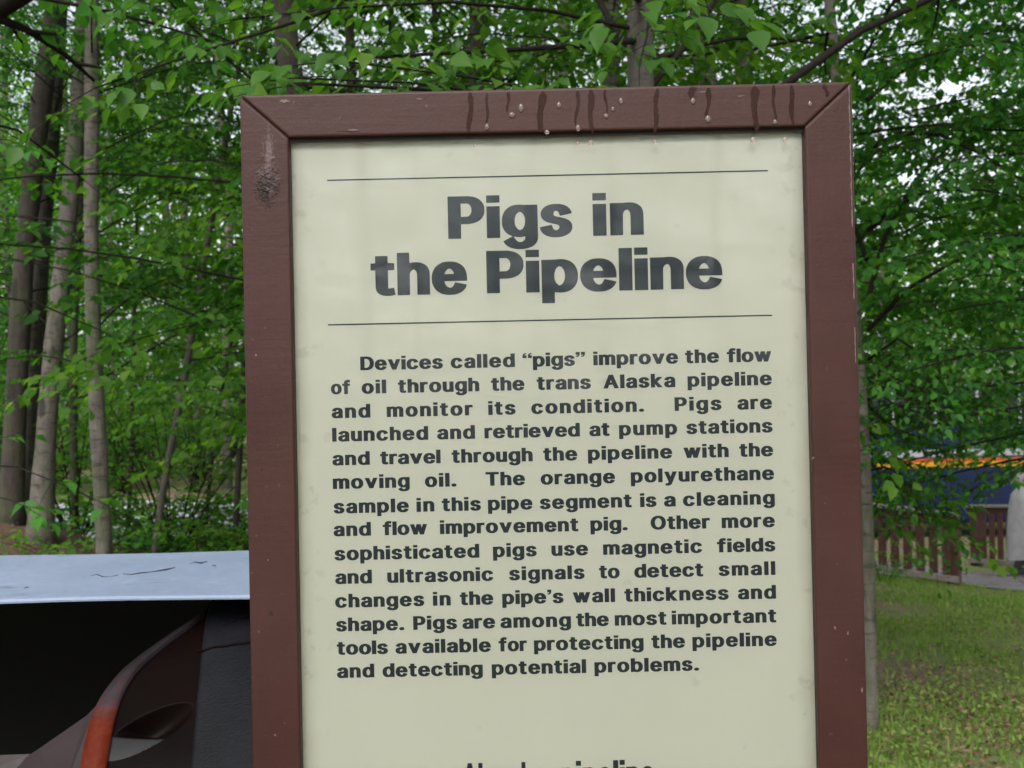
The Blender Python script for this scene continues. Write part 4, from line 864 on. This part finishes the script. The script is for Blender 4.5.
# --- birch whose pale foot shows at the right edge of the sign
def rightb(fo):
    B = pt
    fo.limb([B(868, 330, 5.0), B(900, 270, 4.9), B(950, 255, 4.8), B(1010, 240, 4.7), B(1080, 240, 4.6)], .013, .003, .115, .42, 0.044, .12, 6)
    fo.limb([B(868, 300, 5.0), B(880, 200, 5.0), B(930, 150, 5.1), B(1000, 110, 5.2)], .013, .003, .115, .42, 0.044, .2, 6)
    fo.limb([B(868, 360, 5.0), B(905, 300, 5.0), B(925, 330, 4.8), B(938, 400, 4.7), B(948, 470, 4.65)], .009, .002, .13, .34, 0.036, .3, 5, drop=.2)
    fo.limb([B(870, 420, 5.0), B(895, 400, 5.2), B(930, 395, 5.4), B(985, 400, 5.5), B(1040, 420, 5.5)], .009, .003, .15, .38, 0.036, .15, 5, drop=.15)
    fo.limb([B(870, 470, 5.0), B(890, 455, 4.8), B(915, 480, 4.7), B(925, 520, 4.6)], .007, .002, .12, .24, 0.034, .2, 5, drop=.2)
    fo.limb([B(868, 230, 5.0), B(900, 180, 4.7), B(960, 180, 4.5), B(1040, 200, 4.4)], .012, .003, .115, .40, 0.044, .15, 6)
    fo.limb([B(867, 150, 5.0), B(900, 110, 4.8), B(960, 135, 4.6), B(1030, 185, 4.5)], .014, .004, .115, .40, 0.044, .15, 6)
    fo.limb([B(867, 100, 5.0), B(920, 40, 5.0), B(990, 20, 5.0), B(1060, 30, 5.0)], .012, .003, .115, .42, 0.044, .15, 6)
    for (ya, yb, dd) in ((400, 414, 5.6), (380, 400, 6.4), (405, 425, 6.6)):
        fo.limb([B(868, ya - 20, 5.0), B(890, ya, 5.3), B(930, (ya + yb) / 2, dd - .2), B(985, yb, dd), B(1035, yb + 8, dd + .2)], .006, .0015, .11, .30, .036, .12, 4, drop=.15)
    for (ya, yb, dd) in ((425, 440, 6.0), (450, 478, 5.8), (470, 500, 6.2), (480, 522, 5.4)):
        fo.limb([B(868, ya - 20, 5.0), B(884, ya, 5.3), B(905, (ya + yb) / 2, dd - .2), B(930, yb, dd)], .006, .0015, .09, .26, .036, .12, 4, drop=.15)
    fo.limb([B(1090, 440, 5.6), B(1040, 455, 5.8), B(1000, 470, 6.0), B(968, 492, 6.1)], .006, .0015, .10, .24, .036, .3, 4, drop=.15)
    fo.limb([B(868, 380, 5.0), B(905, 350, 5.6), B(960, 345, 6.0), B(1030, 360, 6.2)], .009, .002, .10, .38, .040, .15, 5, drop=.1)
    fo.limb([B(868, 400, 5.0), B(890, 380, 5.4), B(930, 372, 5.8), B(1000, 385, 6.0)], .008, .002, .10, .34, .038, .15, 5, drop=.15)
    fo.limb([B(868, 330, 5.0), B(890, 300, 5.6), B(950, 300, 6.2), B(1040, 310, 6.6)], .009, .002, .10, .42, .042, .15, 5, drop=.1)
    fo.limb([B(850, 250, 5.0), B(880, 215, 5.6), B(950, 205, 6.2), B(1040, 215, 6.6)], .009, .002, .10, .42, .042, .15, 5, drop=.1)
    fo.limb([B(845, 190, 5.0), B(880, 140, 5.6), B(950, 120, 6.2), B(1040, 125, 6.6)], .009, .002, .10, .42, .044, .15, 5, drop=.1)
    fo.limb([B(867, 260, 5.0), B(850, 200, 5.2), B(820, 150, 5.4), B(780, 100, 5.6)], .012, .003, .2, .42, 0.044, .2, 6)
make_tree('birch_tree', 'pale grey birch whose lower trunk shows along the right edge of the sign', 'tree', path_px([(871, 722), (869, 610), (866, 480), (857, 340), (846, 200), (836, 80)], 5.0, 8.5), [.033, .031, .030, .029, .028, .026, .012], M['birch'], 41, CR(2.6, 8, 46, 2.0, spacing=.18, dens=1.1, leaf=.046), leafmat='leaf', extra=rightb)
# --- tree standing outside the picture on the right, its low limbs reach in
def rightt(fo):
    B = pt
    for (y0, y1, d1, l) in ((-60, -40, 4.6, .45), (60, -10, 4.3, .45), (120, 90, 4.7, .45), (210, 120, 4.8, .45), (330, 270, 4.9, .42), (420, 410, 4.5, .34), (455, 465, 5.2, .26), (180, 40, 4.2, .45), (240, 150, 4.4, .45), (300, 235, 4.2, .45), (350, 300, 4.3, .42), (400, 350, 4.0, .40), (420, 380, 4.6, .36), (430, 440, 5.0, .30)):
        fo.limb([B(1190, y0, 5.2), B(1110, (y0 + y1) / 2 - 20, 4.9), B(1040, y1 - 6, 4.6), B(960, y1, d1), B(905, y1 + 22, d1)], .011, .003, .115, l, .044 if y1 < 300 else .036, .2, 6, drop=.08)
make_tree('aspen_tree', 'tree outside the right edge of the picture, its low leafy limbs reaching over the path', 'tree', path_px([(1196, 700), (1192, 500), (1188, 250), (1186, 0)], 5.2, 9), [.085, .075, .07, .065, .03], M['birch_grey'], 43, CR(2.6, 8.6, 46, 2.3, spacing=.2, dens=1.0, leaf=.048), leafmat='leaf', extra=rightt)
# --- tree outside the left edge: dark limb in the top corner and low twigs that cross the trunks
def leftt(fo):
    B = pt
    fo.limb([B(-170, 120, 3.6), B(-60, 40, 3.4), B(10, 4, 3.3), B(60, -30, 3.3)], .045, .030, .3, .34, .056, .5, 8)
    fo.limb([B(-170, 220, 3.6), B(-60, 60, 3.6), B(0, 85, 3.7), B(35, 140, 3.8), B(62, 165, 3.9), B(84, 180, 4.0)], .010, .003, .5, .16, .046, .75, 5)
    fo.limb([B(-170, 340, 3.6), B(-60, 270, 3.6), B(0, 280, 3.6), B(60, 296, 3.7), B(100, 330, 3.8)], .008, .002, .6, .10, .05, .85, 5)
    fo.limb([B(-170, 520, 3.4), B(-50, 440, 3.3), B(0, 445, 3.3), B(50, 470, 3.2), B(80, 492, 3.15)], .006, .0015, .22, .20, .044, .5, 5)
    fo.limb([B(-170, 500, 3.4), B(-70, 470, 3.0), B(-10, 490, 2.9), B(10, 500, 2.9)], .005, .0015, .2, .16, .042, .5, 5)
    fo.limb([B(-170, 160, 3.4), B(-80, 120, 3.0), B(-15, 136, 2.8), B(8, 140, 2.75)], .005, .0015, .3, .14, .04, .6, 5)
    fo.limb([B(-170, 0, 3.6), B(-40, -30, 3.5), B(60, -10, 3.5), B(140, 20, 3.5), B(210, 40, 3.5)], .014, .003, .16, .34, .056, .25, 5)
    fo.limb([B(-170, -60, 3.6), B(0, -60, 3.8), B(120, -30, 4.0), B(260, -20, 4.1)], .014, .003, .15, .42, .056, .2, 5)
make_tree('birch_tree', 'tree outside the left edge of the picture, its dark limb crossing the top corner', 'tree', path_px([(-178, 690), (-176, 400), (-172, 100)], 3.6, 8), [.07, .062, .055, .02], M['bark_dark'], 47, CR(3.0, 7.6, 34, 1.8, leaf=.052), leafmat='leaf_near', near=True, extra=leftt)

# --- trees of the wood: five kinds, copied about
def copy_tree(o):
    c = o.copy(); COL.objects.link(c)
    for ch in o.children:
        d = ch.copy(); COL.objects.link(d); d.parent = c
    return c
def wood_tree(seed, h, z0, n, ln, mat, leafmat, r, leaf=.068):
    rr = random.Random(seed); pts = [(0, 0, 0)]
    for i in range(1, 6): pts.append((pts[-1][0] + rr.uniform(-.16, .16), pts[-1][1] + rr.uniform(-.16, .16), h * i / 5))
    root = empty('birch_tree', (0, 0, 0)); trunk_mesh(root, [(0, 0, -.3)] + pts[1:], [r, r * .95, r * .85, r * .7, r * .5, r * .2], M[mat], (0, 0, 0), 8, seed=seed)
    fo = Foliage(seed); fo.auto(pts, z0, h * .98, n, ln, leaf, spacing=.24, L=.64, elev=(0, 42), dens=1.0); fo.finish(root, M[leafmat])
    return root
def bush(seed, h, w_, n, leafmat, leaf=.07, name='shrub'):
    rr = random.Random(seed); root = empty(name, (0, 0, 0)); fo = Foliage(seed)
    for k in range(n):
        a = k * 2.4 + rr.uniform(-.4, .4); s = rr.uniform(.35, 1); top = np.array([math.cos(a) * w_ * s, math.sin(a) * w_ * s, h * rr.uniform(.55, 1.05) * (1.15 - .45 * s)])
        fo.limb([(math.cos(a) * .05, math.sin(a) * .05, 0), top * np.array([.45, .45, .6]), top], .010, .003, .2, .42, leaf, .15, 4, .85)
    fo.finish(root, M[leafmat], names=('stems', 'foliage')); return root
rw = random.Random(77)
WT = [wood_tree(101, 9.0, 1.2, 64, 2.4, 'bark_dark', 'leaf', .075), wood_tree(102, 7.5, .8, 60, 2.2, 'bark_dark', 'leaf_far', .055), wood_tree(103, 10.5, 1.6, 70, 2.6, 'birch', 'leaf', .085), wood_tree(104, 6.0, .5, 54, 2.0, 'bark_dark', 'leaf_far', .045)]
WT.append(wood_tree(105, 9.5, 2.5, 54, 2.4, 'bark_dark', 'leaf', .07, .056))
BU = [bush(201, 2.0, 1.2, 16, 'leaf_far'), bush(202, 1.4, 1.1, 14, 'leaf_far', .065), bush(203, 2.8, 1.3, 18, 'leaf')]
def low_plant(seed, leafmat):
    rr = random.Random(seed); root = empty('leafy_plant', (0, 0, 0)); fo = Foliage(seed)
    for k in range(13):
        a = k * 2.4 + rr.uniform(-.4, .4); s = rr.uniform(.3, 1) * .6; h = rr.uniform(.18, .5)
        fo.limb([(0, 0, 0), (math.cos(a) * s * .4, math.sin(a) * s * .4, h * .7), (math.cos(a) * s, math.sin(a) * s, h)], .005, .002, .12, .26, .055, .1, 3, 1.0)
    fo.finish(root, M[leafmat], names=('stems', 'foliage')); return root
BL = [low_plant(301, 'leaf_far'), low_plant(302, 'leaf')]; lows = []
used = set()
def place(lib, i, x, y, s, lab, cat, group):
    src = lib[i]; o = src if (id(lib), i) not in used else copy_tree(src); used.add((id(lib), i))
    o.location = (x, y, gz(x, y)); o.rotation_euler.z = rw.uniform(0, 6.28); o.scale = (s, s, s * rw.uniform(.92, 1.1)); tag(o, lab, cat, group)
spots = []

def ok(x, y, dmin, big=True):
    if any((x - a) ** 2 + (y - b) ** 2 < dmin * dmin for a, b in spots): return False
    if 11.3 < y < 17.6 and x < -1.0: return False                       # the gravel road
    if y < 30.5 and x > 2.2 and x / y > .20 and y > 4: return False      # grass bank, path, railings, coach
    if y < 13.5 and -.50 < x / y < -.20 and big: return False
    if y < 10.4 and x < -3.2: return False
    return True
for i, (ti, x, y, sc) in enumerate(((4, 4.75, 8.8, 1.0), (4, 6.3, 12.0, 1.1), (1, 8.5, 14.6, 1.45), (2, 10.4, 18.0, 1.4), (1, 12.5, 21.5, 1.5))):
    spots.append((x, y)); place(WT, ti, x, y, sc, 'leafy tree growing beside the path, its trunk outside the right edge of the picture', 'tree', 'trees beside the path')
# unseen trees added behind the camera to darken the reflection in the clear cover
for k in range(46):
    a = math.radians(100 + 160 * (k + .5) / 46) ; r_ = rw.uniform(17, 22) if k % 2 else rw.uniform(22, 30)
    x, y = r_ * math.sin(a), r_ * math.cos(a); place(WT, (0, 2, 1)[k % 3], x, y, rw.uniform(1.2, 1.6), 'unseen leafy tree added behind the camera to darken the glass reflection', 'tree', 'trees added behind the camera')
rows = [(6.0, 9.5, -.62, .24, 9, 1.5), (9.5, 13.4, -.66, .24, 12, 1.7), (18.5, 27, -.62, .2, 9, 2.4), (27, 36, -.6, .6, 12, 2.6), (36, 48, -.6, .6, 16, 2.8)]
for (y0, y1, a0, a1, n, dm) in rows:
    k = 0
    for _ in range(n * 30):
        if k >= n: break
        y = rw.uniform(y0, y1); x = y * rw.uniform(a0, a1)
        if not ok(x, y, dm): continue
        spots.append((x, y)); k += 1
        side = 'left' if x < -.2 * y else ('right' if x > .2 * y else 'mid')
        lab = {'left': 'leafy tree of the dense wood left of the sign', 'mid': 'leafy tree of the wood hidden behind the sign up to its crown', 'right': 'leafy tree of the wood beyond the coach'}[side]
        place(WT, rw.choice([0, 1, 2, 3] if y < 20 else [0, 2, 2, 1]), x, y, rw.uniform(.85, 1.2) * (1 if y < 20 else 1.25), lab, 'tree', {'left': 'trees of the wood on the left', 'mid': 'trees of the wood behind the sign', 'right': 'trees beyond the coach'}[side])
for (y0, y1, a0, a1, n, dm) in ((9.6, 11.2, -.55, -.1, 4, 1.2), (17.6, 20, -.62, 0, 14, 1.0), (20, 26, -.62, 0, 20, 1.2), (26, 34, -.62, .1, 16, 1.5)):
    k = 0
    for _ in range(n * 30):
        if k >= n: break
        y = rw.uniform(y0, y1); x = y * rw.uniform(a0, a1)
        if not ok(x, y, .6, False): continue
        spots.append((x, y)); k += 1
        place(BU, rw.choice([0, 1, 2]), x, y, rw.uniform(.8, 1.2), 'bright green bush of the undergrowth left of the sign', 'shrub', 'bushes of the undergrowth')
# the low green bush at the foot of the near railing
for k in range(400):
    if len(lows) >= 24: break
    y = rw.uniform(8.2, 12.2); x = y * rw.uniform(-.50, -.15)
    if math.hypot(x + 4.5, y - 9.2) < 1.25 or any(math.hypot(x - a, y - b) < .55 for a, b in lows): continue
    lows.append((x, y)); place(BL, rw.choice([0, 1]), x, y, rw.uniform(.8, 1.25), 'low leafy plant covering the ground between the stems left of the sign', 'plant', 'low plants between the stems')
o = copy_tree(BU[1]); q = pt(884, 606, 13.6); o.location = (q[0], q[1], gz(q[0], q[1]) - .05); o.scale = (.42, .42, .5); tag(o, 'low green bush at the foot of the near railing', 'shrub')
# --- far wood: reads as one mass of leaves
rf = np.random.default_rng(5); N = 60000
y = rf.uniform(50, 62, N); x = y * rf.uniform(-.75, .75, N)
hh = 15 + 2.0 * np.sin(x * .23) + 1.2 * np.sin(x * .71 + 2); z = rf.uniform(0, 1, N) ** .8 * hh + ground_z(x, y)
rad = rf.normal(0, 1, (N, 3)); P = np.stack([x, y, z], 1)
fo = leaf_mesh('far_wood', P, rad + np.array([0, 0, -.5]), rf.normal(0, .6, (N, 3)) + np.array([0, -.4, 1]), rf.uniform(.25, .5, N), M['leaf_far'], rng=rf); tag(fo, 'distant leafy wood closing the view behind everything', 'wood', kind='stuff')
# --- grass
rg = np.random.default_rng(8); N = 110000
y = 2.6 + 14.5 * rg.uniform(0, 1, N) ** 1.5; x = rg.uniform(-.10, .66, N) * y + rg.uniform(.0, .6, N)
den = .5 + .5 * np.sin(x * 1.9 + 1.3 * np.sin(y * 1.1)) * np.sin(y * 1.4 + .8 * np.sin(x * 2.3)); keep = rg.uniform(0, 1, N) < .12 + 1.1 * den
def on_path(x, y):
    C = np.array([at_ground(820, 22.5), at_ground(960, 19.4), at_ground(1010, 17.2), at_ground(1075, 14.8), at_ground(1250, 11.5)]); d = np.full(len(x), 9.)
    for a, b in zip(C[:-1], C[1:]):
        u = b - a; t = np.clip(((x - a[0]) * u[0] + (y - a[1]) * u[1]) / (u @ u), 0, 1); d = np.minimum(d, np.hypot(x - a[0] - t * u[0], y - a[1] - t * u[1]))
    return d < 1.05
keep &= ~on_path(x, y); x, y = x[keep], y[keep]; n = len(x)
hb = rg.uniform(.02, .07, n) * (.7 + .6 * den[keep]); a = rg.uniform(0, 6.28, n); wv = rg.uniform(.0025, .005, n) * (1 + .10 * y); lean = rg.uniform(.1, .8, n) * hb; la = rg.uniform(0, 6.28, n)
b0 = np.stack([x, y, ground_z(x, y) - .005], 1); sdv = np.stack([np.cos(a), np.sin(a), np.zeros(n)], 1) * wv[:, None]; ld = np.stack([np.cos(la), np.sin(la), np.zeros(n)], 1) * lean[:, None]; upv = np.array([0, 0, 1.0])[None] * hb[:, None]
V = np.stack([b0 - sdv, b0 + sdv, b0 + sdv * .7 + ld * .35 + upv * .6, b0 - sdv * .7 + ld * .35 + upv * .6, b0 + ld + upv], 1).reshape(-1, 3)
fl = (np.array([0, 1, 2, 3, 3, 2, 4])[None] + (np.arange(n) * 5)[:, None]).ravel()
tag(link('grass', np_mesh('grass', V, fl, np.tile([4, 3], n)), M['grass']), 'short rough grass with bare patches on the bank below the railing', 'grass', kind='stuff')
# low broad-leaved weeds between the grass
rq = np.random.default_rng(21); cx = rq.uniform(.05, .60, 420); cy = 3.0 + 13 * rq.uniform(0, 1, 420) ** 1.3; cx = cx * cy
keep = ~on_path(cx, cy); cx, cy = cx[keep], cy[keep]; k = 60; n = len(cx) * k
ox = rq.normal(0, 1, (len(cx), k)) * rq.uniform(.05, .20, (len(cx), 1)); oy = rq.normal(0, 1, (len(cx), k)) * rq.uniform(.05, .20, (len(cx), 1))
x = (cx[:, None] + ox).ravel(); y = (cy[:, None] + oy).ravel(); P = np.stack([x, y, ground_z(x, y) + rq.uniform(.01, .09, n)], 1)
tag(leaf_mesh('weeds', P, rq.normal(0, 1, (n, 3)) * np.array([1, 1, .35]), rq.normal(0, .4, (n, 3)) + np.array([0, 0, 1]), rq.uniform(.012, .028, n), M['grass'], rng=rq), 'low broad leaved weeds in clumps among the grass of the bank', 'weeds', kind='stuff')
# fallen brown leaves on the bank and on the mound
rl = np.random.default_rng(9); N = 6000; y = np.concatenate([2.6 + 9 * rl.uniform(0, 1, 3000) ** 1.3, rl.uniform(7.2, 11.5, 3000)]); x = np.concatenate([rl.uniform(.05, .62, 3000) * y[:3000], rl.uniform(-6.8, -2.6, 3000)])
pat = np.sin(x * 2.7 + 2 * np.sin(y * 1.3)) * np.sin(y * 2.1 + x) > -.1; pat[3000:] = True; x, y = x[pat], y[pat]; n = len(x)
x = np.concatenate([x, rl.normal(2.12, .34, 900), rl.normal(1.95, .25, 300)]); y = np.concatenate([y, rl.normal(5.35, .55, 900), rl.normal(4.6, .3, 300)]); n = len(x)
w = NM('fallen_leaf'); gg = w.n('ShaderNodeNewGeometry'); M['litter'] = w.set(Base__Color=w.ramp(gg.outputs['Random Per Island'], [(0, (.05, .028, .018)), (.5, (.13, .07, .04)), (1, (.25, .16, .10))]), Roughness=.9)
tag(leaf_mesh('fallen_leaves', np.stack([x, y, ground_z(x, y) + rl.uniform(.01, .05, n)], 1), rl.normal(0, 1, (n, 3)) * np.array([1, 1, .25]), rl.normal(0, .35, (n, 3)) + np.array([0, 0, 1]), rl.uniform(.015, .032, n), M['litter'], rng=rl), 'brown fallen leaves scattered over the bank and the mound', 'leaf litter', kind='stuff')
